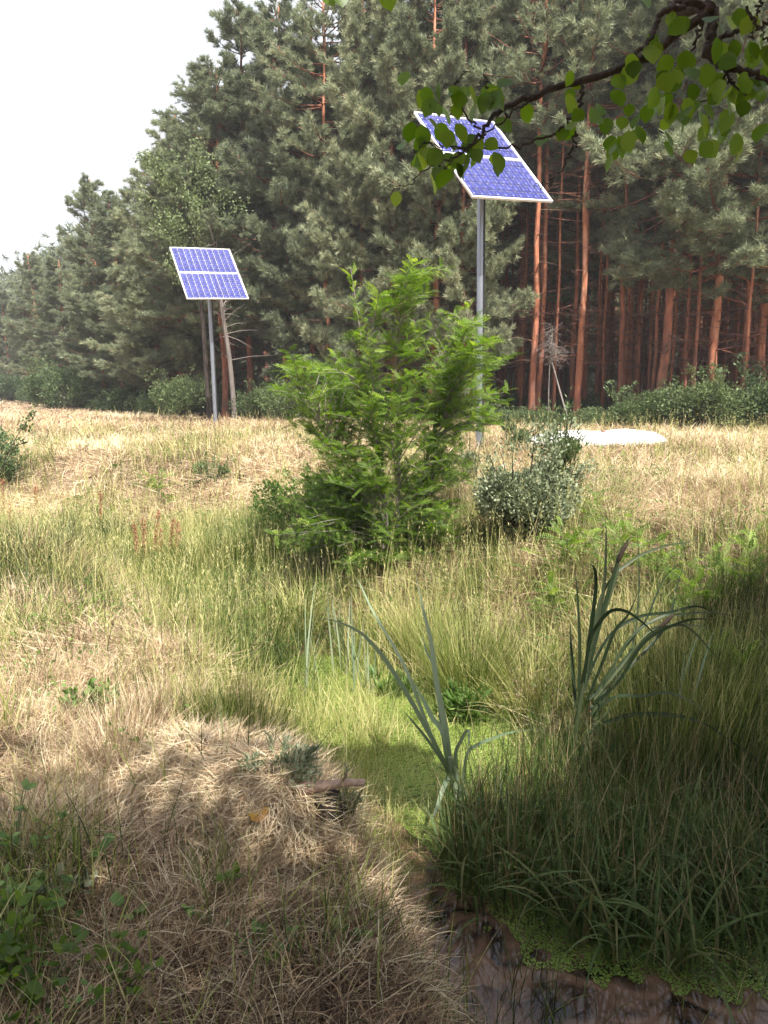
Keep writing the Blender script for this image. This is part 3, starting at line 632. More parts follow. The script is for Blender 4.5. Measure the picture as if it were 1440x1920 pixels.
def locust(name, label, base, stems, ends, extra, leaflen, seed, dens=16, group=None, rad=.018, spread=.5, vol=[]):
    """stems: list of polylines (relative); ends: branch tips"""
    r = np.random.default_rng(seed); t = thing(name, label, 'tree' if rad > .01 else 'plant', base, 0, group); gs = Geo(); gl = Geo(); BR = []
    SP = []
    for s in stems:
        p = catmull(s, 24); SP.append(p); tube(gs, p, np.linspace(rad, rad*.2, 24), 7, .5); BR.append(p[5:])
    A = np.vstack(SP)
    E = [np.array(e, float) for e in ends]
    for k in range(extra):
        e = E[r.integers(len(ends))]+r.normal(0, spread, 3)*np.array([1, 1.1, .75]); E.append(e)
    E += vol
    for e in E:
        if e[2] < .12: e[2] = .12+r.random()*.1
        cand = A[A[:, 2] < max(e[2]-.08, A[:, 2].min()+.05)]; c = cand[np.argmin(np.linalg.norm((cand-e)*np.array([1, 1, .55])+np.array([0, 0, .12]), axis=1)+r.uniform(0, .25, len(cand)))]
        Lh = np.linalg.norm(e-c); mid = (c+e)/2+np.array([0, 0, .10*Lh])+r.normal(0, .03, 3)
        p = catmull([c, mid, e], 9); tube(gs, p, np.linspace(rad*.38, .0016, 9), 5, .5, cap=False); BR.append(p[1:])
    P = []; D = []
    for b in BR:
        L_ = np.linalg.norm(np.diff(b, axis=0), axis=1).sum(); n = max(4, int(L_*dens)+2)
        u = np.sort(r.random(n)**.8)*(len(b)-1); i = np.minimum(u.astype(int), len(b)-2); f = (u-i)[:, None]
        q = b[i]*(1-f)+b[i+1]*f; T = norm(b[i+1]-b[i]); sd_ = norm(np.cross(T, np.array([0, 0, 1.]))+1e-3)
        s = np.where(np.arange(n) % 2, 1, -1)[:, None]; D.append(norm(T*.45+sd_*s*.8+np.array([0, 0, .25])+r.normal(0, .32, (n, 3)))); P.append(q)
    P = np.vstack(P); D = np.vstack(D); n = len(P)
    # leaf plane roughly level: template's thin axis (y) turned up
    X = norm(np.cross(D, np.array([0, 0, 1.]))+r.normal(0, .6, (n, 3))); Yv = norm(np.cross(D, X)); Yv = np.where(Yv[:, 2:3] < 0, -Yv, Yv); X = np.cross(Yv, D)
    Mx = np.stack([X, Yv, norm(D)], 2); h = n//2; hz = np.clip((P[:, 2]-P[:, 2].min())/(np.ptp(P[:, 2])+.1), 0, 1)
    var = np.clip(.30+.28*hz+r.normal(0, .22, n), 0, 1); sc = leaflen*r.uniform(.6, 1.2, n)
    scatter(gl, *PIN[0], P[:h], Mx[:h], sc[:h], var[:h]); scatter(gl, *PIN[1], P[h:], Mx[h:], sc[h:], var[h:])
    gs.obj('trunk', M['grey_bark'] if rad > .01 else M['stem'], t, True); gl.obj('crown', M['locust'], t); return t
D0 = 6.2; LB = ground(742, 1062); D0 = LB[1]
rr = np.random.default_rng(21)
def lp(u, v, dy=None): return at(u, v, D0+(rr.normal(0, .28) if dy is None else dy))-LB
tips = [(545, 695), (520, 745), (575, 690), (610, 690), (650, 668), (690, 650), (735, 560), (770, 520), (795, 545), (830, 600), (800, 600), (860, 630), (890, 660), (910, 640), (925, 750), (900, 720), (885, 800),
        (560, 770), (600, 740), (650, 740), (600, 800), (630, 850), (700, 720), (700, 800), (780, 700), (820, 760), (780, 620), (860, 870), (920, 780), (610, 910), (560, 950), (590, 1000), (680, 900),
        (780, 900), (570, 900), (600, 960), (540, 1030), (620, 1000), (880, 900), (870, 990), (700, 1050), (760, 1020), (850, 960), (640, 1040), (720, 1000), (800, 1050), (840, 1010), (760, 660), (720, 620), (840, 700), (740, 850), (670, 980), (750, 960), (560, 1010), (820, 1070), (690, 1080), (770, 1090), (870, 740), (650, 790)]
locust('locust_tree', 'bright green young locust tree with feathery leaves standing over the ditch', LB,
       [[(0, 0, -.05), lp(748, 900, 0), lp(742, 700, .05), lp(755, 520, .1)], [(-.05, 0, -.05), lp(720, 920, -.1), lp(690, 720, -.1), lp(657, 500, -.05)], [(.06, 0, -.05), lp(790, 900, .15), lp(830, 760, .2), lp(872, 620, .2)],
        [(-.08, .03, -.05), lp(690, 950, .1), lp(630, 850, .1), lp(560, 715, 0)]],
       [lp(*q) for q in tips], 280, .122, 5, 44, rad=.016, spread=.11, vol=[lp(u_, v_, dy_) for u_, v_, dy_ in zip(rr.uniform(600, 870, 240), rr.uniform(700, 1075, 240), rr.uniform(-.45, .4, 240)) if abs(u_-735) < 150-.25*abs(v_-880)])
def small_locust(name, label, u, v, H, seed, lean=(0, 0), n=9, leaf=.13, group='locust seedlings on the bank'):
    b = ground(u, v); r = np.random.default_rng(seed); st = [[(0, 0, -.03), (lean[0]*.4, lean[1]*.4, H*.5), (lean[0], lean[1], H)]]
    e = [(lean[0]*.6+r.normal(0, .13), lean[1]*.5+r.normal(0, .13), H*r.uniform(.35, 1)) for _ in range(n)]
    locust(name, label, b, st, e, 3, leaf, seed, 20, group, rad=.006, spread=.08)
SL = [(1150, 1120, .62, (.05, 0), 'locust seedling with grey-green leaflets behind the tall cattail leaves'), (1215, 1130, .5, (.1, 0), 'bright seedling just behind the arching cattail leaves'), (1060, 1090, .42, (-.05, 0), 'low seedling beside the grey-green willow bush'),
      (1105, 1000, .28, (0, 0), 'yellow-green seedling above the cattail on the dry slope'), (1290, 1210, .45, (.05, 0), 'feathery seedling under the arching cattail leaf tips'), (1400, 1130, .38, (0, 0), 'seedling on the bank past the arching leaf tips'),
      (1415, 1080, .3, (0, 0), 'small green weed at the border of the dry slope'), (1340, 1330, .45, (0, 0), 'leafy seedling in the rushes behind the cattail'), (1040, 1180, .35, (-.05, 0), 'small feathery seedling at the foot of the dry slope'), (300, 960, .5, (0, 0), 'green upright weed standing alone in the pale dry grass')]
for k, (u, v, H, ln, lab) in enumerate(SL): small_locust('locust_seedling', lab, u, v, H, 60+k, ln)

# grey-green willow bush
WB = ground(970, 1022)
gs, gl = shrub_geo(51, .47, .38, .74, 20000, .030, LEAF4, 18, .1, 14, .35)
shrub('willow_bush', 'silvery grey-green rounded bush beside the locust tree', 'bush', WB, gs, gl, 'willow')
gs, gl = shrub_geo(52, .22, .2, .85, 2600, .05, LANCE, 10, .6, 7)
wb = ground(1045, 985); shrub('upright_bush', 'taller leafy green bush behind the silvery bush, overlapping the white hull', 'bush', wb, gs, gl, 'bush')
gs, gl = shrub_geo(53, .62, .5, .62, 7500, .036, LEAF4, 16, .3, 10)
shrub('bramble_bush', 'low dark leafy bush left of the locust foot', 'bush', ground(585, 1015), gs, gl, 'herb')
gs, gl = shrub_geo(54, .8, .8, .95, 6500, .055, LEAF4, 16, .3, 8)
shrub('field_bush', 'dark bush at the border of the dry field, before the far pines', 'bush', gpt(-6.0, 11.2), gs, gl, 'bush')
for (u, v, rx, H, n, leaf, tm, mt, lab) in [(885, 1362, .19, .24, 900, .07, LANCE, 'herb', 'bright leafy water herb with narrow curled leaves on the edge of the duckweed'),
        (740, 1330, .17, .22, 700, .065, LANCE, 'herb', 'smaller leafy water herb behind the strap-leaved cattail'), (530, 1475, .17, .13, 1500, .022, LANCE, 'willow', 'grey-green mugwort plant against the dead branch stub'),
        (645, 1550, .08, .16, 260, .022, LANCE, 'willow', 'pale small herb in the duckweed below the branch stub'), (880, 920, .2, .55, 900, .05, LANCE, 'willow', 'pale herb between the locust and the silvery bush'),
        (960, 850, .25, .5, 900, .07, LANCE, 'bush', 'olive weed clump in front of the near end of the white hull'), (400, 900, .3, .25, 500, .06, LANCE, 'bush', 'olive weeds under the arching bramble cane'), (180, 1340, .16, .12, 350, .04, LEAF4, 'herb', 'low green weed in the dry matted grass')]:
    gs, gl = shrub_geo(int(u+v), rx, rx*.8, H, n, leaf, tm, 8, .6, 5); shrub('herb', lab, 'plant', ground(u, v), gs, gl, mt, stemmat='stem')

# arching bramble cane
b = ground(345, 925); t = thing('bramble_cane', 'thin dark arching bramble cane with small leaves over the pale grass', 'plant', b)
pts = catmull([np.zeros(3), at(370, 902, b[1])-b, at(415, 893, b[1])-b, at(455, 900, b[1])-b, at(490, 920, b[1]-.1)-b], 30)
g = Geo(); tube(g, pts, .006, 5); g.obj('stem', M['dark_bark'], t)
g = Geo(); q = pts[rng.integers(3, 30, 70)]+rng.normal(0, .02, (70, 3)); scatter(g, *LEAF4, q, frames(rng.normal(size=(70, 3)), rng.random(70)*6), .06, rng.random(70)*.4); g.obj('leaves', M['bush'], t)

# ------------------------------------------------------------------ cattails
def z5(l): return [(560+a/3.4275, 1040+b/3.4275) for a, b in l]
def z6(l): return [(980+a/3.1304, 960+b/3.1304) for a, b in l]
def cattail(name, label, base_px, leaves, group='cattails in the ditch', head=None, sheath=None, mt='cattail'):
    d = ray(*base_px); tt = (WATER-EYE[2])/d[2]; b = EYE+d*tt; t = thing(name, label, 'cattail', b, 0, group); r = np.random.default_rng(len(leaves)); D = b[1]
    for k, (pts, wd, dy) in enumerate(leaves):
        n = len(pts); P = [at(u, v, D+dy*(i/(n-1)))-b for i, (u, v) in enumerate(pts)]
        if wd > .0119: P = [np.array([r.normal(0, .008), r.normal(0, .01), -.02])]+P if pts[0][1] > base_px[1]-90 else P
        g = Geo(); global EYE_; 
        ribbon2(g, P, b, wd*(1.6 if mt == 'cattail' else 1.25), r.uniform(-.7, .7), np.clip(r.normal(.5, .2), 0, 1)); g.obj('leaf', M[mt], t)
    if sheath:
        g = Geo(); P = catmull([at(u, v, D)-b for u, v in sheath], 12); tube(g, P, np.linspace(.017, .011, 12), 8, .75); g.obj('stem', M[mt], t, True)
    for hd in (head or []):
        P = [at(u, v, D)-b for u, v in hd]; g = Geo(); tube(g, catmull(P, 8), [.004, .010, .012, .012, .012, .011, .008, .003], 8, .1); g.obj('seed_head', M['brown'], t, True)
    return t
def ribbon2(g, P, b, wd, roll, var):
    P = np.array(P)+b; gg = Geo(); ribbon(gg, P, wd, roll, var, 26); g.merge(gg, -b)
Lc = [(z5([(975, 1420), (800, 1080), (700, 900), (560, 680), (460, 560), (380, 490), (230, 425), (40, 400)]), .016, -.2),
      (z5([(985, 1430), (940, 1100), (890, 850), (850, 560), (800, 350), (740, 70)]), .020, .15), (z5([(970, 1400), (920, 1100), (880, 750), (820, 620), (785, 450)]), .014, .25),
      (z5([(960, 1400), (850, 1220), (740, 1080), (660, 990)]), .012, -.25), (z5([(975, 1420), (840, 1130), (700, 760), (600, 570), (480, 370), (400, 200), (370, 140)]), .013, .3),
      (z5([(1030, 1500), (1005, 1300), (1050, 1180), (1085, 1130), (1095, 1190), (1065, 1380)]), .012, -.15), (z5([(1045, 1540), (1080, 1290), (1150, 1220), (1250, 1180), (1371, 1140), (1560, 1120)]), .010, .3),
      (z5([(980, 1440), (930, 1500), (890, 1620), (840, 1740)]), .016, -.3), (z5([(1000, 1450), (930, 1150), (860, 1050), (810, 950), (770, 880), (700, 750)]), .018, .1), (z5([(1035, 1560), (1055, 1450), (1050, 1370)]), .012, 0)]
cattail('cattail', 'strap-leaved cattail standing alone in the lit duckweed with one leaf bent over', (866, 1530), Lc, sheath=z5([(1035, 1650), (1010, 1540), (985, 1400), (975, 1300)]))
Rc = [(z6([(310, 1150), (300, 1000), (285, 800), (275, 600)]), .015, .1), (z6([(330, 1100), (335, 800), (325, 550), (305, 270)]), .018, -.1), (z6([(345, 1100), (390, 750), (425, 500), (430, 380), (415, 320), (380, 305)]), .016, -.2),
      (z6([(350, 1050), (430, 680), (475, 450), (490, 200), (485, 10)]), .018, 0), (z6([(360, 1050), (440, 700), (510, 450), (560, 290), (600, 190), (660, 125)]), .024, .1), (z6([(365, 1050), (440, 700), (545, 380), (560, 260), (620, 160)]), .02, .15),
      (z6([(370, 1000), (440, 560), (530, 380), (620, 300), (720, 240), (850, 195), (980, 175), (1060, 115)]), .013, .3), (z6([(350, 1000), (400, 750), (450, 650), (520, 580), (600, 580), (680, 630), (760, 700), (830, 780)]), .017, -.3),
      (z6([(370, 1000), (460, 800), (560, 680), (700, 610), (860, 590), (1000, 555), (1080, 570), (1160, 630)]), .014, .2), (z6([(390, 1100), (520, 960), (640, 820), (750, 730), (830, 650), (900, 600)]), .016, .25),
      (z6([(420, 1120), (560, 1000), (700, 780), (850, 680), (1000, 630), (1160, 635)]), .014, -.2), (z6([(430, 1050), (600, 800), (720, 640), (780, 500), (830, 390), (900, 320), (985, 275)]), .012, .4),
      (z6([(400, 1150), (640, 900), (820, 700), (880, 560), (900, 450), (940, 325)]), .013, .5), (z6([(390, 1250), (450, 1150), (560, 1080), (700, 1080), (850, 1060), (1000, 1120), (1140, 1225)]), .015, -.3),
      (z6([(400, 1300), (560, 1210), (700, 1185), (900, 1195), (1060, 1240), (1200, 1330), (1380, 1460), (1440, 1540)]), .017, -.4), (z6([(420, 1200), (700, 760), (900, 665), (1000, 700), (1100, 810), (1230, 940)]), .014, -.3),
      (z6([(400, 1200), (560, 950), (650, 760), (680, 500), (680, 250), (665, 10)]), .012, .5), (z6([(380, 1100), (470, 880), (540, 700), (620, 600), (690, 440)]), .014, -.1), (z6([(410, 1250), (480, 1050), (540, 900), (560, 700)]), .014, .2),
      (z6([(400, 1200), (600, 780), (800, 620), (950, 600), (1100, 590), (1300, 625)]), .012, .2), (z6([(380, 1300), (520, 1150), (700, 980), (850, 990), (980, 1090)]), .010, .4), (z6([(420, 1100), (620, 860), (760, 690), (900, 660), (1050, 670), (1190, 715)]), .011, .3)]
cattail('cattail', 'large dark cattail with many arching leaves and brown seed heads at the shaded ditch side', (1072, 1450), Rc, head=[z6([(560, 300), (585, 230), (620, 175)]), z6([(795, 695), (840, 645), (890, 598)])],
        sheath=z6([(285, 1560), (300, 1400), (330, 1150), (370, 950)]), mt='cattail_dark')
def upright_cattail(label, u, v, n, Hm, seed, sp=.10):
    b = ground(u, v); r = np.random.default_rng(seed); t = thing('cattail', label, 'cattail', b, 0, 'cattails in the ditch')
    for k in range(n):
        g = Geo(); blades(g, np.array([[r.normal(0, sp), r.normal(0, sp*.6), -.03]]), r.random()*6.28, r.uniform(0, .08), r.uniform(.02, .35), Hm*r.uniform(.65, 1.1), .014, r.uniform(.4, .95), 9, 0, r.uniform(-1, 1), .8, tipp=3); g.obj('leaf', M['cattail'], t)
upright_cattail('pale blue-green upright cattail clump behind the strap-leaved one', 655, 1310, 9, .75, 3, .06)
upright_cattail('pale upright cattail leaves beside the grassy clump, nearer the bank', 592, 1345, 6, .85, 4, .04)
upright_cattail('pale cattail shoots standing in the green ditch between the two herb clumps', 700, 1340, 6, .6, 9, .07)
upright_cattail('slim cattail shoots at the waterline below the strap-leaved cattail', 930, 1560, 7, .35, 10, .06)
upright_cattail('thin pale cattail with leaf tips reaching the locust foot', 630, 1210, 4, .6, 5, .05)
upright_cattail('broad dark green cattail shoots in the shade behind the large cattail', 1260, 1420, 7, .7, 6, .1)

# ------------------------------------------------------------------ rush and sedge clumps (each its own thing)
def clump(name, label, u, v, n, Hm, rad, W, matn, vm, seed, th=.5, bend=.7, group='grass and rush clumps', az0=None, K=4):
    b = ground(u, v); r = np.random.default_rng(seed); t = thing(name, label, 'plant', b, 0, group); g = Geo()
    a = r.random(n)*6.28; q = np.sqrt(r.random(n))*rad; P = np.stack([np.cos(a)*q, np.sin(a)*q, np.full(n, -.03)], 1)
    P[:, 2] += hgt(b[0]+P[:, 0], b[1]+P[:, 1])-b[2]
    az = a+r.normal(0, .6, n) if az0 is None else az0+r.normal(0, .5, n)
    blades(g, P, az, np.abs(r.normal(0, th*.5, n))+q/rad*th*.5, np.abs(r.normal(bend*.6, bend*.4, n)), Hm*r.uniform(.5, 1.1, n), W*r.uniform(.7, 1.3, n), np.clip(r.normal(vm, .28, n), 0, 1), K, r.normal(0, .3, n), r.uniform(-.8, .8, n))
    g.obj('blades', M[matn], t)
for k, a_ in enumerate([('rush_clump', 'dense olive rush clump leaning behind the strap-leaved cattail', 880, 1300, 1300, .62, .20, .004, 'sedge', .55, .45, .5), ('rush_clump', 'rush clump with reddish tips under the locust foot', 800, 1230, 800, .5, .16, .004, 'sedge', .7, .5, .5),
     ('sedge_clump', 'bright upright sedge clump on the bank above the dead branch', 465, 1395, 620, .40, .22, .004, 'sedge', .6, .35, .5), ('sedge_clump', 'wide dark sedge clump at the border of the ditch upstream', 35, 1075, 900, .62, .34, .009, 'reed', .75, .7, .9),
     ('sedge_clump', 'smaller dark sedge clump beside the wide one', 120, 1110, 480, .5, .24, .009, 'reed', .75, .6, .9), ('sedge_clump', 'tall fine green grass clump near the rusty dock stalks', 380, 1080, 900, .55, .30, .006, 'sedge', .45, .4, .6),
     ('sedge_clump', 'dark green grass clump between dock stalks and the low bush', 470, 1060, 900, .6, .34, .006, 'sedge', .35, .4, .6), ('sedge_clump', 'arching yellow-green grass clump in the ditch bend', 560, 1180, 700, .5, .26, .006, 'sedge', .7, .6, 1.1),
     ('sedge_clump', 'yellow-green grass clump on the slope beside the large cattail', 1000, 1320, 700, .5, .20, .005, 'sedge', .72, .6, .8), ('sedge_clump', 'fine green grass clump at the foot of the large cattail', 1030, 1430, 450, .36, .14, .005, 'sedge', .6, .9, .9),
     ('sedge_clump', 'tall reddish-green rush stand behind the large cattail', 1270, 1400, 1500, .62, .32, .005, 'sedge', .6, .25, .3), ('sedge_clump', 'sedge clump beyond the rush stand at the slope foot', 1400, 1370, 1000, .55, .32, .005, 'sedge', .6, .4, .5),
     ('sedge_clump', 'low sedge clump at the lit waterline past the dead branch', 650, 1450, 500, .36, .18, .005, 'sedge', .6, .4, .6), ('grass_tussock', 'pale tussock of upright dead grass on the bank crest', 300, 1370, 600, .34, .16, .004, 'straw', .45, .3, .7),
     ('grass_tussock', 'wispy golden tussock beside the pale dead grass', 215, 1420, 600, .32, .16, .003, 'straw', .6, .35, .8), ('grass_tussock', 'small brown tussock alone on the dry slope', 1310, 1075, 350, .22, .14, .004, 'straw', .3, .6, .9),
     ('grass_tussock', 'round tussock in the field past the silvery bush', 1240, 905, 350, .25, .18, .006, 'straw', .4, .6, .9), ('grass_tussock', 'wide tussock at the border of the dry field', 1390, 930, 500, .28, .3, .006, 'straw', .4, .6, .9)]):
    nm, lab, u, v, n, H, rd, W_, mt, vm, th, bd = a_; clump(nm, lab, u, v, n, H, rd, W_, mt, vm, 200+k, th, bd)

# dock stalks
def dock(label, u, v, H, seed, lean=0):
    b = ground(u, v); r = np.random.default_rng(seed); t = thing('dock_stalk', label, 'plant', b, 0, 'rusty dock seed stalks'); g = Geo(); pts = catmull([(0, 0, -.02), (lean*.4, 0, H*.5), (lean, 0, H)], 12); tube(g, pts, .004, 5); g.obj('stem', M['wood'], t)
    g = Geo(); n = 420; q = r.uniform(4, 11, n); i = q.astype(int); P = pts[i]+(pts[np.minimum(i+1, 11)]-pts[i])*(q-i)[:, None]+r.normal(0, .012, (n, 3)); scatter(g, *LEAF4, P, frames(r.normal(size=(n, 3)), r.random(n)*6), .016, r.random(n)); g.obj('seed_head', M['rumex'], t)
for k, (u, v, H, ln, lab) in enumerate([(262, 1075, .5, -.03, 'rusty dock stalk at the outer end of the dock group'), (274, 1080, .56, .0, 'tall thin rusty dock stalk, second of the dock group'), (288, 1070, .6, .08, 'rusty dock stalk leaning towards the green clump'), (300, 1078, .45, .03, 'short rusty dock stalk in the middle of the group'),
      (318, 1065, .5, .06, 'rusty dock stalk with a bent tip'), (334, 1078, .52, .02, 'rusty dock stalk set against the dark green clump'), (8, 985, .6, .02, 'dock stalk at the wide dark sedge clump'), (20, 1010, .45, .03, 'shorter dock stalk at the wide dark sedge clump'), (190, 1000, .5, .02, 'lone brown dock stalk in the pale grass'), (70, 960, .35, 0, 'small dock stalk far up the pale grass')]): dock(lab, u, v, H, 300+k, ln)

# log stub, stump, yellow leaf
def log():
    a_ = ground(570, 1500); b = at(592, 1476, a_[1]-.10); e = at(683, 1467, a_[1]-.07); m = (b+e)/2; c = at(560, 1482, a_[1]-.08)
    t = thing('dead_branch', 'short pinkish-brown dead branch sticking out over the ditch', 'branch', b); g = Geo()
    tube(g, catmull([c-b, np.zeros(3), m-b+np.array([0, 0, .006]), e-b], 14), np.linspace(.022, .014, 14)*(1+.12*rng.normal(size=14)), 9, np.linspace(.5, .9, 14)); g.obj('limb', M['wood'], t, True)
    g = Geo(); tube(g, [m-b, m-b+np.array([.02, -.01, .04]), m-b+np.array([.03, -.01, .06])], [.007, .004, .002], 5); g.obj('twig', M['wood'], t)
    b = ground(612, 1560); t = thing('stump', 'small dark rotten stump at the water edge under the dead branch', 'stump', b); g = Geo()
    z = np.linspace(-.05, .13, 7); V = []; a2 = np.arange(14)*2*np.pi/14
    for zz in z: rd = (.06-.08*max(0, zz)*1.2)*(1+.15*np.sin(a2*3+1)+.08*rng.normal(size=14)*.5); V.append(np.stack([rd*np.cos(a2), rd*np.sin(a2), np.full(14, zz)+(.02*np.sin(a2*2) if zz > .12 else 0)], 1))
    V = np.array(V); i = np.arange(6)[:, None]*14; j = np.arange(14)[None]; F = np.stack([i+j, i+(j+1) % 14, i+14+(j+1) % 14, i+14+j], -1).reshape(-1, 4); g.add(V.reshape(-1, 3), F, .2)
    g.add(np.vstack([V[-1], [[0, 0, .10]]]), np.stack([np.arange(14), (np.arange(14)+1) % 14, np.full(14, 14)], 1), .1); g.obj('wood', M['dark_bark'], t)
    b = ground(492, 1600)+np.array([0, 0, .145]); t = thing('fallen_leaf', 'curled yellow and orange fallen leaf on the hay mound', 'leaf', b, .6); g = Geo()
    nn = 9; U, W_ = np.meshgrid(np.linspace(-1, 1, nn), np.linspace(-1, 1, nn)); rad_ = np.clip(1-U**2*.55, .1, 1)
    P = np.stack([U*.045, W_*rad_*.032, .018-.02*(W_**2)+.006*np.sin(U*4)], -1).reshape(-1, 3); i = np.arange(nn-1)[:, None]*nn+np.arange(nn-1)[None]; g.add(P, np.stack([i, i+1, i+nn+1, i+nn], -1).reshape(-1, 4), np.clip(.5+P[:, 1]*20, 0, 1)); g.obj('leaf', M['yellow'], t, True)
log()
def mound(label, u, v, R, H, n, seed):
    b = ground(u, v); r = np.random.default_rng(seed); t = thing('hay_mound', label, 'grass mound', b, 0, 'matted hay mounds on the near bank'); g = Geo()
    a = r.random(n)*6.28; q = (r.random(n)**.6)*R; X, Y_ = np.cos(a)*q, np.sin(a)*q; z = H*np.exp(-(q/R)**2*1.3)+hgt(b[0]+X, b[1]+Y_)-b[2]+r.uniform(-.02, .03, n)
    flow = .9+1.6*vnoise(X*3, Y_*3, .5, seed)
    blades(g, np.stack([X, Y_, z], 1), seed*1.9+flow+r.normal(0, .75, n)+np.pi*(r.random(n) < .3), r.uniform(1.05, 1.5, n), r.uniform(.1, .8, n), r.uniform(.05, .17, n), r.uniform(.002, .0042, n), np.clip(r.normal(.62, .25, n), 0, 1), 6, r.normal(.5, .5, n), r.uniform(-.6, .6, n), .8)
    V = [[0, 0, H*.9]]; a2 = np.arange(20)*2*np.pi/20; F = []
    for i_, f in enumerate((.25, .5, .75, 1.0, 1.2)):
        xx, yy_ = np.cos(a2)*R*f, np.sin(a2)*R*f; V += list(np.stack([xx, yy_, H*.9*np.exp(-f*f*1.3)-.02*f+hgt(b[0]+xx, b[1]+yy_)-b[2]-(.05 if f > 1 else 0)], 1))
    g.add(V, [[0, 1+j, 1+(j+1) % 20] for j in range(20)], .12); F = [[1+i_*20+j, 1+i_*20+(j+1) % 20, 1+(i_+1)*20+(j+1) % 20, 1+(i_+1)*20+j] for i_ in range(4) for j in range(20)]
    g.add(V, F, .12); g.obj('strands', M['straw'], t)
mound('rounded pinkish mound of matted hay right behind the yellow fallen leaf', 530, 1560, .20, .11, 5200, 1)
mound('flatter hay mound up the bank from the rounded one', 415, 1520, .20, .08, 4200, 2)
mound('low hay mound in the sunlit bank near the golden tussock', 330, 1440, .22, .06, 3600, 3)
exec_marks = True
# ------------------------------------------------------------------ grass masses
def inview(x, y, z, m=60):
    u, v = toscreen(x, y, z); return (u > -m) & (u < 1440+m) & (v > 0) & (v < 1920+180)
def sample(n, y0, y1, seed):
    r = np.random.default_rng(seed); y = np.sqrt(r.uniform(y0**2, y1**2, n)); x = r.uniform(-1, 1, n)*(y*.62+.4); z = hgt(x, y); k = inview(x, y, z); return x[k], y[k], z[k], r
SHADE_RUSH = lambda x, y: np.exp(-(((x-1.35)/.95)**2+((y-3.25)/.62)**2)**1.5)
def dry_mass():
    g = Geo()
    for n, y0, y1, L, W_, K, sd_ in ((120000, 1.3, 4.2, .17, .0030, 4, 1), (120000, 4.2, 8, .34, .0040, 4, 2), (120000, 8, 16, .36, .0075, 3, 3), (90000, 16, 32, .42, .016, 2, 4), (30000, 32, 75, .5, .03, 2, 5)):
        x, y, z, r = sample(n, y0, y1, sd_); gm = green(x, y); s = sdist(x, y)
        pr = np.clip(1.15-gm*.95, .26, 1)*(z > WATER+.015); pr = pr*np.where(y < 3, smooth(WATER, WATER+.25, z), 1)
        pr = pr*np.where(y > edge_y(x)-.2, .25*np.exp(-(y-edge_y(x))/1.5), 1)
        k = (r.random(len(x)) < pr); x, y, z, gm = x[k], y[k], z[k], gm[k]; m = len(x)
        fl = 6.28*1.6*fbm(x, y, 1.3, 20)+6.28*.7*vnoise(x, y, .35, 25); az = fl+r.normal(0, .95, m)+np.where(r.random(m) < .5, 0, np.pi)*(r.random(m) < .3)
        lie = smooth(.35, .62, fbm(x, y, .9, 30)); upr = (r.random(m) < .05+.16*(1-lie)+.2*(y > 14))
        th0 = np.where(upr, r.uniform(.05, .7, m), r.uniform(1.1, 1.5, m)); bend = np.where(upr, r.uniform(.3, 1.5, m), r.uniform(.0, .45, m))
        pat = fbm(x, y, 1.7, 40)+.6*(fbm(x, y, 4.5, 47)-.5)*(y > 7); var = np.clip(.50+(pat-.5)*1.25+r.normal(0, .28, m)+np.where(y > 7, .02, 0), 0, 1)
        blades(g, np.stack([x, y, z+r.uniform(-.01, .035, m)], 1), az, th0, bend, L*r.uniform(.5, 1.25, m)*np.where(upr, np.where(y > 14, .6, .75), 1), W_*r.uniform(.7, 1.4, m), var, K, r.normal(0, .6, m), r.uniform(-.9, .9, m), .8)
    for n, y0, y1, nb, L, W_, sd_ in ((1700, 1.3, 4.5, 46, .19, .0028, 41), (2300, 4.5, 9, 36, .24, .0045, 42), (2600, 9, 22, 16, .30, .011, 43)):
        x, y, z, r = sample(n*2, y0, y1, sd_); gm = green(x, y); k = (z > WATER+.03) & (r.random(len(x)) < 1.1-gm*.9) & (fbm(x, y, .8, 44)+r.random(len(x))*.3 > .55) & (y < edge_y(x)-.5); x, y = x[k], y[k]; m = len(x)
        az = 6.28*1.4*fbm(x, y, 1.0, 20)+r.normal(0, .8, m); vv = r.normal(.5, .2, m); th = r.uniform(.15, .7, m); bd = r.uniform(.6, 1.6, m); sz = r.uniform(.6, 1.25, m)
        rp = lambda a: np.repeat(a, nb); N = m*nb; X = rp(x)+r.normal(0, .035, N)*rp(sz); Y = rp(y)+r.normal(0, .035, N)*rp(sz)
        blades(g, np.stack([X, Y, hgt(X, Y)-.01], 1), rp(az)+r.normal(0, 1.15, N), np.clip(rp(th)+r.normal(0, .25, N), 0, 1.4), np.clip(rp(bd)+r.normal(0, .3, N), 0, 2), L*rp(sz)*r.uniform(.5, 1.15, N), W_*r.uniform(.6, 1.4, N), np.clip(rp(vv)+r.normal(0, .2, N), 0, 1), 5, r.normal(0, .5, N), r.uniform(-.8, .8, N), .8)
    tag(g.obj('dry_grass', M['straw']), 'matted tan and pinkish dry grass covering the banks and the field', 'grass', kind='stuff')
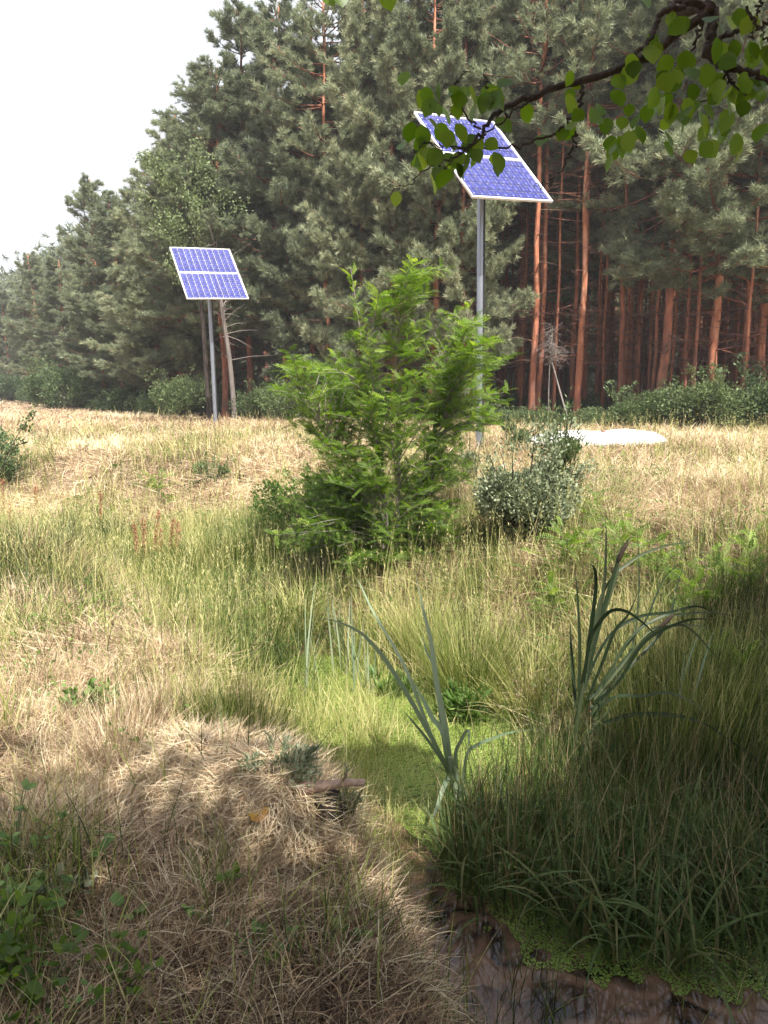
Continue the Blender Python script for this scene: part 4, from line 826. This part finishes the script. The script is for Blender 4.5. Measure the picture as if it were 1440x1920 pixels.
def green_mass():
    g = Geo()
    for n, y0, y1, L, W_, K, sd_ in ((90000, 1.3, 4.4, .26, .0042, 4, 11), (130000, 4.0, 9, .34, .0055, 4, 12), (60000, 9, 18, .35, .010, 3, 13), (20000, 18, 60, .5, .03, 2, 14)):
        x, y, z, r = sample(n, y0, y1, sd_); gm = green(x, y); s = sdist(x, y); wet = (z < WATER+.03)
        pr = np.clip(gm*1.1-.12, 0, 1)*np.where(wet, np.where(x < .05, 1.6, np.where(x < .6, .45, .08)), 1)+.03; k = (r.random(len(x)) < pr) & (y < edge_y(x)+1.5); x, y, z, gm = x[k], y[k], z[k], gm[k]; m = len(x)
        pat = fbm(x, y, .8, 50); az = r.random(m)*6.28
        blades(g, np.stack([x, y, z-.01], 1), az, np.abs(r.normal(.05, .22, m)), np.abs(r.normal(.5, .45, m)), L*r.uniform(.4, 1.25, m), W_*r.uniform(.6, 1.4, m), np.clip(.47+(pat-.5)*1.5+(vnoise(x, y, .3, 55)-.5)*.5+r.normal(0, .28, m), 0, 1), K, r.normal(0, .4, m), r.uniform(-1, 1, m))
    for n, y0, y1, W_, sd_ in ((1100, 2.2, 5, .0022, 61), (3200, 5, 10, .004, 62), (2200, 10, 19, .008, 63)):      # tall pale flowering stalks
        x, y, z, r = sample(n*2, y0, y1, sd_); k = (z > WATER+.01) & (green(x, y)+r.random(len(x))*.5 > .45) & (y < edge_y(x)); x, y, z = x[k], y[k], z[k]; m = len(x); hh = r.uniform(.35, .75, m)*(.8 if y1 > 10 else 1); az = r.random(m)*6.28; t0 = np.abs(r.normal(.08, .1, m)); bd = np.abs(r.normal(.25, .25, m))
        blades(g, np.stack([x, y, z], 1), az, t0, bd, hh, W_, np.clip(r.normal(.88, .1, m), 0, 1), 6, 0, r.uniform(-1, 1, m), 1)
        th = t0+bd*.5; tip = np.stack([x+hh*np.sin(th)*np.cos(az), y+hh*np.sin(th)*np.sin(az), z+hh*np.cos(th)], 1); nb = 7; T_ = np.repeat(tip, nb, 0)-np.stack([np.zeros(m*nb), np.zeros(m*nb), r.uniform(0, .10, m*nb)], 1)
        blades(g, T_, r.random(m*nb)*6.28, r.uniform(.3, 1, m*nb), .4, r.uniform(.015, .035, m*nb), W_*1.1, np.clip(r.normal(.92, .08, m*nb), 0, 1), 2)
    tag(g.obj('green_grass', M['sedge']), 'green and yellow-green grass growing in and along the ditch', 'grass', kind='stuff')
def reed_mass():
    g = Geo(); r = np.random.default_rng(31)
    # fine rushes and stems rising from the shaded ditch
    n = 20000; x = r.uniform(.2, 3.2, n); y = r.uniform(2.3, 4.6, n); u, v = toscreen(x, y, np.full(n, WATER)); w_ = SHADE_RUSH(x, y)
    lim = np.interp(u, [780, 850, 950, 1100, 1250, 1440, 1600], [1600, 1640, 1700, 1740, 1780, 1800, 1800]); top = np.interp(u, [780, 850, 950, 1040, 1100, 1440], [1600, 1540, 1480, 1420, 1330, 1290])
    v = v+70*(fbm(x, y, .3, 90)-.5)*2+r.normal(0, 14, n); k = (v < lim) & (v > top) & (u > 810+60*r.random(n)**2) & (r.random(n) < .25+1.1*fbm(x, y, .16, 91)**1.5); x, y = x[k], y[k]; m = len(x); z = np.maximum(hgt(x, y), WATER-.02)
    blades(g, np.stack([x, y, z], 1), r.random(m)*6.28, np.abs(r.normal(0, .12, m)), np.abs(r.normal(.3, .35, m)), r.uniform(.15, .62, m), r.uniform(.0025, .006, m), np.clip(r.normal(.58, .3, m), 0, 1), 4, 0, r.uniform(-1, 1, m))
    # broad drooping leaves in front
    n = 5500; x = r.uniform(.2, 3.0, n); y = r.uniform(2.3, 3.6, n); u, v = toscreen(x, y, np.full(n, WATER)); v = v+80*(fbm(x, y, .25, 92)-.5)*2; k = (r.random(n) < .9*fbm(x, y, .2, 93)+.1) & (v > 1560) & (u > 830) & (v < np.interp(u, [830, 950, 1100, 1440], [1680, 1730, 1770, 1830])); x, y = x[k], y[k]; m = len(x); z = np.maximum(hgt(x, y), WATER-.02)
    blades(g, np.stack([x, y, z], 1), r.random(m)*6.28, np.abs(r.normal(.05, .15, m)), r.uniform(.8, 2.3, m), r.uniform(.25, .52, m), r.uniform(.009, .015, m), np.clip(r.normal(.66, .12, m), 0, .78), 8, r.normal(0, .3, m), r.uniform(-.5, .5, m), .8, tipp=2.5)
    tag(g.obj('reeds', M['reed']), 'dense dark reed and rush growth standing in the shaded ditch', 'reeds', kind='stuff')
def weed_mass():
    g = Geo()
    for n, y0, y1, lf, sd_ in ((900, 1.3, 4.5, .028, 51), (2600, 4.5, 10, .045, 52), (500, 10, 20, .05, 53)):
        x, y, z, r = sample(n*2, y0, y1, sd_); gm = green(x, y); k = (z > WATER+.02) & (fbm(x, y, .9, 54)*.9+gm*.45+r.random(len(x))*.35 > .80) & (y < edge_y(x)); x, y, z = x[k], y[k], z[k]; m = len(x); nb = 16; N = m*nb; rp = lambda a: np.repeat(a, nb)
        hh = rp(r.uniform(.03, .22, m)*(.6 if y0 < 4 else 1)); P = np.stack([rp(x)+r.normal(0, .025, N)*(1+hh*4), rp(y)+r.normal(0, .025, N)*(1+hh*4), rp(z)+hh*r.uniform(.1, 1.1, N)], 1)
        D = np.stack([r.normal(0, 1, N), r.normal(0, 1, N), r.normal(.5, .4, N)], 1); T = LANCE if sd_ == 52 else LEAF4
        scatter(g, *T, P, frames(D, r.random(N)*6.28), lf*r.uniform(.5, 1.3, N), np.clip(rp(r.normal(.5, .22, m))+r.normal(0, .12, N), 0, 1))
    tag(g.obj('weeds', M['herb']), 'small leafy weeds growing through the grass on both banks', 'weeds', kind='stuff')
dry_mass(); green_mass(); reed_mass(); weed_mass()
# duckweed
r = np.random.default_rng(61); n = 520000; x = r.uniform(-1.5, 2.7, n); y = r.uniform(1.9, 5.5, n); u, v = toscreen(x, y, np.full(n, WATER))
edge = np.interp(u, [700, 850, 900, 1080, 1250, 1440, 1600], [1500, 1640, 1745, 1825, 1865, 1890, 1900])+150*(fbm(x, y, .22, 70)-.5)*smooth(3.2, 2.6, y)+70*(vnoise(x, y, .06, 72)-.5)*smooth(3.2, 2.6, y)
k = (v < edge) & (hgt(x, y) < WATER+.03) & (fbm(x, y, .12, 71)+r.random(n)*.15+.3*smooth(-10, 90, edge-v) > .42) & (u < 1500)
x, y = x[k], y[k]; n = len(x); a8 = np.arange(5)*2*np.pi/5; TV = np.vstack([np.stack([np.cos(a8)*.5, np.sin(a8)*.42, np.zeros(5)], 1)]); TF = np.array([[0, 1, 2], [0, 2, 3], [0, 3, 4]])
g = Geo(); D = np.stack([r.normal(0, .12, n), r.normal(0, .12, n), np.ones(n)], 1); pat = fbm(x, y, .3, 75)
scatter(g, TV, TF, np.stack([x, y, WATER+.003+r.random(n)*.004], 1), frames(D, r.random(n)*6.28), r.uniform(.005, .0095, n), np.clip(.5+(pat-.5)*1.2+r.normal(0, .15, n), 0, 1))
kk = r.integers(0, n, 12000); kk = kk[y[kk] > 3.0]; n2 = len(kk)
blades(g, np.stack([x[kk], y[kk], np.full(n2, WATER+.004)], 1), r.normal(.2, .5, n2), r.uniform(1.35, 1.55, n2), .05, r.uniform(.06, .2, n2), .003, np.clip(r.normal(.75, .2, n2), 0, 1), 3, r.normal(0, .8, n2))
tag(g.obj('duckweed', M['duck']), 'bright green duckweed floating on the ditch water', 'duckweed', kind='stuff')

# ------------------------------------------------------------------ overhead tree with broad leaves
BL_V = np.array([[0, 0, 0], [.30, .05, .18], [.44, .07, .45], [.33, .05, .75], [0, -.03, 1.04], [-.33, .05, .75], [-.44, .07, .45], [-.30, .05, .18], [0, -.02, .45]])
BL_F = np.array([[0, 1, 8], [1, 2, 8], [2, 3, 8], [3, 4, 8], [4, 5, 8], [5, 6, 8], [6, 7, 8], [7, 0, 8]])
BROAD = (BL_V, BL_F)
def overhead():
    r = np.random.default_rng(91); base = gpt(4.3, -1.4); t = thing('overhanging_tree', 'broadleaf tree leaning over the viewer hanging a leafy branch across the large panel', 'tree', base)
    gt = Geo(); o = base
    tube(gt, catmull([(0, 0, -.2), (-.15, .1, 1.6), (-.5, .3, 3.2), (-.9, .5, 5.0), (-1.1, .6, 7.0)], 26), np.linspace(.17, .05, 26), 12, .5); gt.obj('trunk', M['dark_bark'], t, True)
    gb = Geo(); twigs = []
    Dp = 2.15
    def br(px, r0, r1, d0, d1, n=18, leafy=True, pre=None):
        pts = [at(u, v, d0+(d1-d0)*i/(len(px)-1))-o for i, (u, v) in enumerate(px)]
        if pre is not None: pts = pre+pts
        p = catmull(pts, n*2); p += r.normal(0, .004, p.shape); tube(gb, p, np.linspace(r0, r1, len(p)), 7, .4)
        if leafy: twigs.append(p[len(p)//4:])
        return p
    lim0 = np.array([-.55, .35, 3.3])
    br([(1350, -60), (1338, 20), (1332, 80), (1324, 102)], .021, .013, 2.3, 2.2, pre=[lim0, lim0*.4+(at(1380, -400, 1.9)-o)*.6], leafy=False)
    br([(1330, 10), (1255, 78), (1170, 125), (1080, 155), (1000, 180), (945, 205), (920, 228), (895, 262), (880, 275)], .013, .003, 2.25, 2.05)
    br([(1335, 12), (1290, 8), (1240, 28), (1225, 60), (1200, 95), (1182, 112)], .011, .004, 2.25, 2.15)
    br([(1324, 100), (1360, 125), (1410, 138), (1460, 160), (1560, 190)], .011, .006, 2.2, 2.2)
    br([(1330, 90), (1375, 60), (1420, 50), (1480, 20)], .007, .004, 2.2, 2.1)
    br([(1345, 112), (1370, 150), (1400, 178)], .005, .002, 2.2, 2.15); br([(1380, 85), (1365, 120), (1345, 170), (1320, 190), (1290, 205)], .004, .0015, 2.2, 2.15)
    br([(1322, 30), (1300, 90), (1275, 150)], .004, .002, 2.25, 2.15, leafy=True); br([(1092, 155), (1088, 200), (1060, 236), (1030, 256), (970, 273), (900, 276), (842, 273)], .005, .002, 2.15, 2.1)
    br([(945, 205), (915, 180), (912, 150), (908, 105)], .003, .001, 2.1, 2.1); br([(1000, 182), (975, 200), (945, 225), (905, 255), (850, 300), (830, 320)], .003, .0015, 2.1, 2.05)
    br([(900, 240), (870, 215), (845, 180), (860, 150), (880, 125)], .003, .001, 2.08, 2.1); br([(895, 262), (860, 292), (820, 305), (780, 335), (730, 360)], .003, .001, 2.08, 2.0); br([(870, 280), (800, 270), (775, 290)], .002, .001, 2.05, 2.0)
    br([(1080, 250), (1070, 290), (1040, 330), (1000, 355)], .003, .001, 2.15, 2.1, leafy=False)
    br([(1400, 20), (1430, 60), (1470, 120)], .004, .002, 2.0, 2.0); br([(1440, -30), (1420, 20), (1410, 70)], .004, .002, 2.1, 2.05)
    # unseen crown over the viewer's head that throws the shade
    lims = []
    for k in range(26):
        z0 = r.uniform(2.6, 6.8); s = np.array([np.interp(z0, [0, 1.6, 3.2, 5, 7], [0, -.15, -.5, -.9, -1.1]), np.interp(z0, [0, 1.6, 3.2, 5, 7], [0, .1, .3, .5, .6]), z0])
        lims.append(s)
    # shade wanted on the ground: draw crown leaves whose shadow falls there
    n = 230000; gxp = r.uniform(-4, 6.5, n); gyp = r.uniform(-2.5, 5.4, n); gz = hgt(gxp, gyp); zc = r.uniform(3.0, 7.2, n)
    yb = np.interp(gxp, [-4, -2.0, -1.4, -.6, 0, .35, .8, 1.3, 2.0, 2.8, 6], [2.3, 2.6, 2.78, 2.62, 2.85, 3.35, 3.6, 4.2, 4.75, 5.0, 5.2])
    C = np.stack([gxp, gyp, gz], 1)+SUN*((zc-gz)/SUN[2])[:, None]
    hole = np.zeros(n)
    for (u, v, rd) in HOLES: q = ground(u, v); hole = np.maximum(hole, np.exp(-((gxp-q[0])**2+(gyp-q[1])**2)/(rd*rd)))
    soft = smooth(-.12, .22, yb-gyp+.25*(fbm(gxp, gyp, .5, 81)-.5)); dn = fbm(gxp*1., gyp, .34, 83)
    pr = soft*(1-hole)*np.where((dn > .43) | (gxp > .45), 1, .07)
    d = C-EYE; outv = (d[:, 2]*math.cos(PITCH)+d[:, 1]*math.sin(PITCH) > (d[:, 1]*FW[1]+d[:, 2]*FW[2])*.70) | (d[:, 1] < 0) | (np.abs(d[:, 0]) > (d[:, 1]*FW[1]+d[:, 2]*FW[2])*.56)
    dist = np.linalg.norm((C-np.array([2.2, -1.2, 5.0]))/np.array([4.8, 4.8, 3.0]), axis=1)
    k = (r.random(n) < pr*np.where(gxp > .45, 1, .85)) & outv & (dist < 1.25) & (np.linalg.norm(C-EYE, axis=1) > 1.2); C = C[k]-o
    lf = Geo(); m = len(C); print('crown leaves', m)
    scatter(lf, *BROAD, C, frames(r.normal(size=(m, 3))*np.array([1, 1, .5])+np.array([0, 0, -.6]), r.random(m)*6.28), r.uniform(.06, .10, m), np.clip(r.normal(.5, .2, m), 0, 1))
    Pv = np.array([at(u_, v_, r.uniform(2.0, 2.25)) for u_, v_ in zip(r.uniform(720, 1500, 5000), r.uniform(-60, 330, 5000))])+SUN*r.uniform(.5, 2.6, (5000, 1))  # extra unseen leaves sunward of the visible branch, added to shade it
    d = Pv-EYE; Pv = Pv[(d[:, 2]*math.cos(PITCH)+d[:, 1]*math.sin(PITCH) > (d[:, 1]*FW[1]+d[:, 2]*FW[2])*.72)]-o; m2 = len(Pv); print('shade leaves', m2)
    scatter(lf, *BROAD, Pv, frames(r.normal(size=(m2, 3)), r.random(m2)*6.28), r.uniform(.06, .10, m2), np.clip(r.normal(.5, .2, m2), 0, 1))
    q3 = r.normal(size=(22000, 3)); q3 = norm(q3)*(r.random(22000)**.33)[:, None]*np.array([4.2, 3.2, 2.4])+np.array([1.8, -2.6, 4.8]); q3 = q3[q3[:, 1] < -.2]-o; m3 = len(q3)  # more unseen leaves behind the viewer, added to block ambient sky light
    scatter(lf, *BROAD, q3, frames(r.normal(size=(m3, 3)), r.random(m3)*6.28), r.uniform(.07, .11, m3), np.clip(r.normal(.5, .2, m3), 0, 1))
    # limbs carrying it
    A = np.array(lims)
    for s in A:
        e = C[r.integers(m)]; p = catmull([s, (s+e)/2+np.array([0, 0, .2]), e], 10)
        w_ = p+o; dd = w_-EYE; dep = dd[:, 1]*FW[1]+dd[:, 2]*FW[2]; sy = (dd[:, 1]*UP[1]+dd[:, 2]*UP[2])
        if np.any((dep > 0) & (sy < dep*.68) & (np.abs(dd[:, 0]) < dep*.52)): continue
        tube(gb, p, np.linspace(.04, .006, 10), 6, .4)
    gb.obj('branch', M['dark_bark'], t, True)
    # leaves along the visible branches
    P = []; 
    for p in twigs:
        L_ = np.linalg.norm(np.diff(p, axis=0), axis=1).sum(); n = int(L_*10)+1; P.append(p[r.integers(0, len(p), n)])
    for (u, v, n, s) in [(850, 170, 16, 42), (820, 220, 18, 45), (800, 270, 13, 35), (850, 290, 7, 30), (935, 150, 9, 22), (775, 210, 2, 10), (1150, 210, 18, 45), (1160, 250, 12, 30), (1240, 240, 4, 22), (1290, 170, 22, 40), (1330, 220, 22, 40), (1180, 110, 5, 20),
                         (1400, 60, 24, 40), (1420, 180, 14, 40), (1350, 150, 14, 45), (1270, 20, 5, 30), (935, 285, 2, 8), (1040, 265, 2, 15), (1080, 170, 3, 20), (970, 290, 1, 5), (1270, 170, 6, 30)]:
        for _ in range(int(n*.72)): P.append((at(u+r.normal(0, s), v+r.normal(0, s*.8), r.uniform(2.0, 2.25))-o)[None])
    for (u, v) in [(95, -46), (612, -36), (628, -34), (720, -36)]: P.append((at(u, v, 2.0)-o)[None])
    P = np.vstack(P); m = len(P); D = np.stack([r.normal(0, .45, m), r.normal(0, .35, m), -np.abs(r.normal(.9, .35, m))], 1); D = norm(D)
    # broad side more or less facing the open side
    Yv = norm(np.stack([r.normal(0, .5, m), r.normal(-.8, .4, m), r.normal(.5, .4, m)], 1)); X_ = norm(np.cross(Yv, D)); Yv = np.cross(D, X_)
    scatter(lf, *BROAD, P+D*.012, np.stack([X_, Yv, D], 2), r.uniform(.036, .060, m), np.clip(r.normal(.5, .25, m), 0, 1))
    gp = Geo(); V = np.stack([P+X_*.001, P-X_*.001, P+D*.02-np.array([0, 0, -.0])], 1).reshape(-1, 3)
    lf.obj('crown', M['broad'], t)
HOLES = [(440, 1590, .16), (520, 1530, .25), (330, 1530, .2), (130, 1500, .22), (220, 1660, .08), (500, 1690, .1), (330, 1830, .08), (520, 1860, .08), (950, 1560, .15), (560, 1780, .07), (160, 1740, .06)]
overhead()

# ------------------------------------------------------------------ small broad-leaved plants in the near bank
def sprig(label, u, v, n, leaf, H, seed, sp=.06, mt='herb'):
    b = ground(u, v); r = np.random.default_rng(seed); t = thing('leafy_sprig', label, 'plant', b, 0, 'leafy sprigs in the near grass'); gs = Geo(); gl = Geo(); P = []
    for k in range(max(2, n//4)):
        e = np.array([r.normal(0, sp), r.normal(0, sp), H*r.uniform(.6, 1.1)]); p = catmull([(0, 0, -.02), e*.5+np.array([0, 0, .02]), e], 8); tube(gs, p, np.linspace(.003, .0015, 8), 5); P.append(p[3:])
    P = np.vstack(P)[r.integers(0, len(P)*5, n)]; D = np.stack([r.normal(0, 1, n), r.normal(0, 1, n), r.normal(.25, .3, n)], 1)
    scatter(gl, BL_V*np.array([.85, 1, 1.]), BL_F, P, frames(D, r.choice([0, np.pi], n)+r.normal(0, .35, n)), leaf*r.uniform(.6, 1.2, n), np.clip(r.normal(.5, .22, n), 0, 1)); gs.obj('stem', M['stem'], t); gl.obj('leaves', M[mt], t)
for k, (u, v, n, lf_, H, sp, mt, lab) in enumerate([(255, 1735, 5, .045, .10, .03, 'herb', 'small sprig with one bright lit leaf in the shaded grass'), (505, 1775, 6, .035, .07, .03, 'herb', 'tiny bluish-green sprig in the middle of the shaded grass'), (625, 1760, 8, .04, .09, .04, 'herb', 'yellowish-green sprig near the brown water'),
      (670, 1800, 4, .03, .08, .03, 'herb', 'small sprig close to the brown water'), (185, 1620, 7, .045, .09, .05, 'herb', 'sprig with pale leaves at the border of light and shade'), (25, 1630, 60, .034, .22, .08, 'herb', 'leafy bramble plant uppermost at the shaded border of the bank'),
      (40, 1740, 70, .036, .2, .08, 'herb', 'bramble plant in the middle of the leafy patch at the border of the bank'), (20, 1850, 80, .04, .22, .09, 'broad', 'dark bramble plant lowest in the leafy patch'), (80, 1900, 60, .036, .15, .08, 'broad', 'dark leafy plant nearest the viewer'),
      (130, 1700, 26, .036, .10, .06, 'willow', 'sprig with dusty grey-green leaves beside the bramble patch'), (400, 1760, 8, .03, .08, .05, 'herb', 'few small leaves in the brown grass'), (440, 1690, 9, .035, .10, .05, 'broad', 'dark small-leaved sprig below the hay mound'),
      (420, 1560, 7, .045, .06, .04, 'willow', 'pale dusty sprig on the lit hay mound'), (220, 1870, 34, .03, .14, .08, 'broad', 'dark sprig among the nearest shaded grass'), (545, 1800, 6, .03, .06, .04, 'herb', 'pale tiny sprig next to the bluish-green one'), (650, 1510, 8, .03, .16, .04, 'herb', 'green sprig in the ditch grass under the branch tip')]):
    sprig(lab, u, v, n, lf_, H, 400+k, sp, mt)

# ------------------------------------------------------------------ thin haze volume, added to lift the dark forest gaps
hm = bpy.data.materials.new('haze'); hm.use_nodes = True; N_ = hm.node_tree.nodes; N_.remove(N_['Principled BSDF'])
pv = N_.new('ShaderNodeVolumePrincipled'); pv.inputs['Density'].default_value = .001; pv.inputs['Color'].default_value = (.95, .96, 1, 1); pv.inputs['Anisotropy'].default_value = 0
hm.node_tree.links.new(pv.outputs[0], N_['Material Output'].inputs['Volume'])
g = Geo(); box(g, (0, 270, 9), 900, 740, 22); hz = g.obj('haze', hm); tag(hz, 'added thin haze volume lifting the dark tones of field and forest', 'haze', kind='stuff')
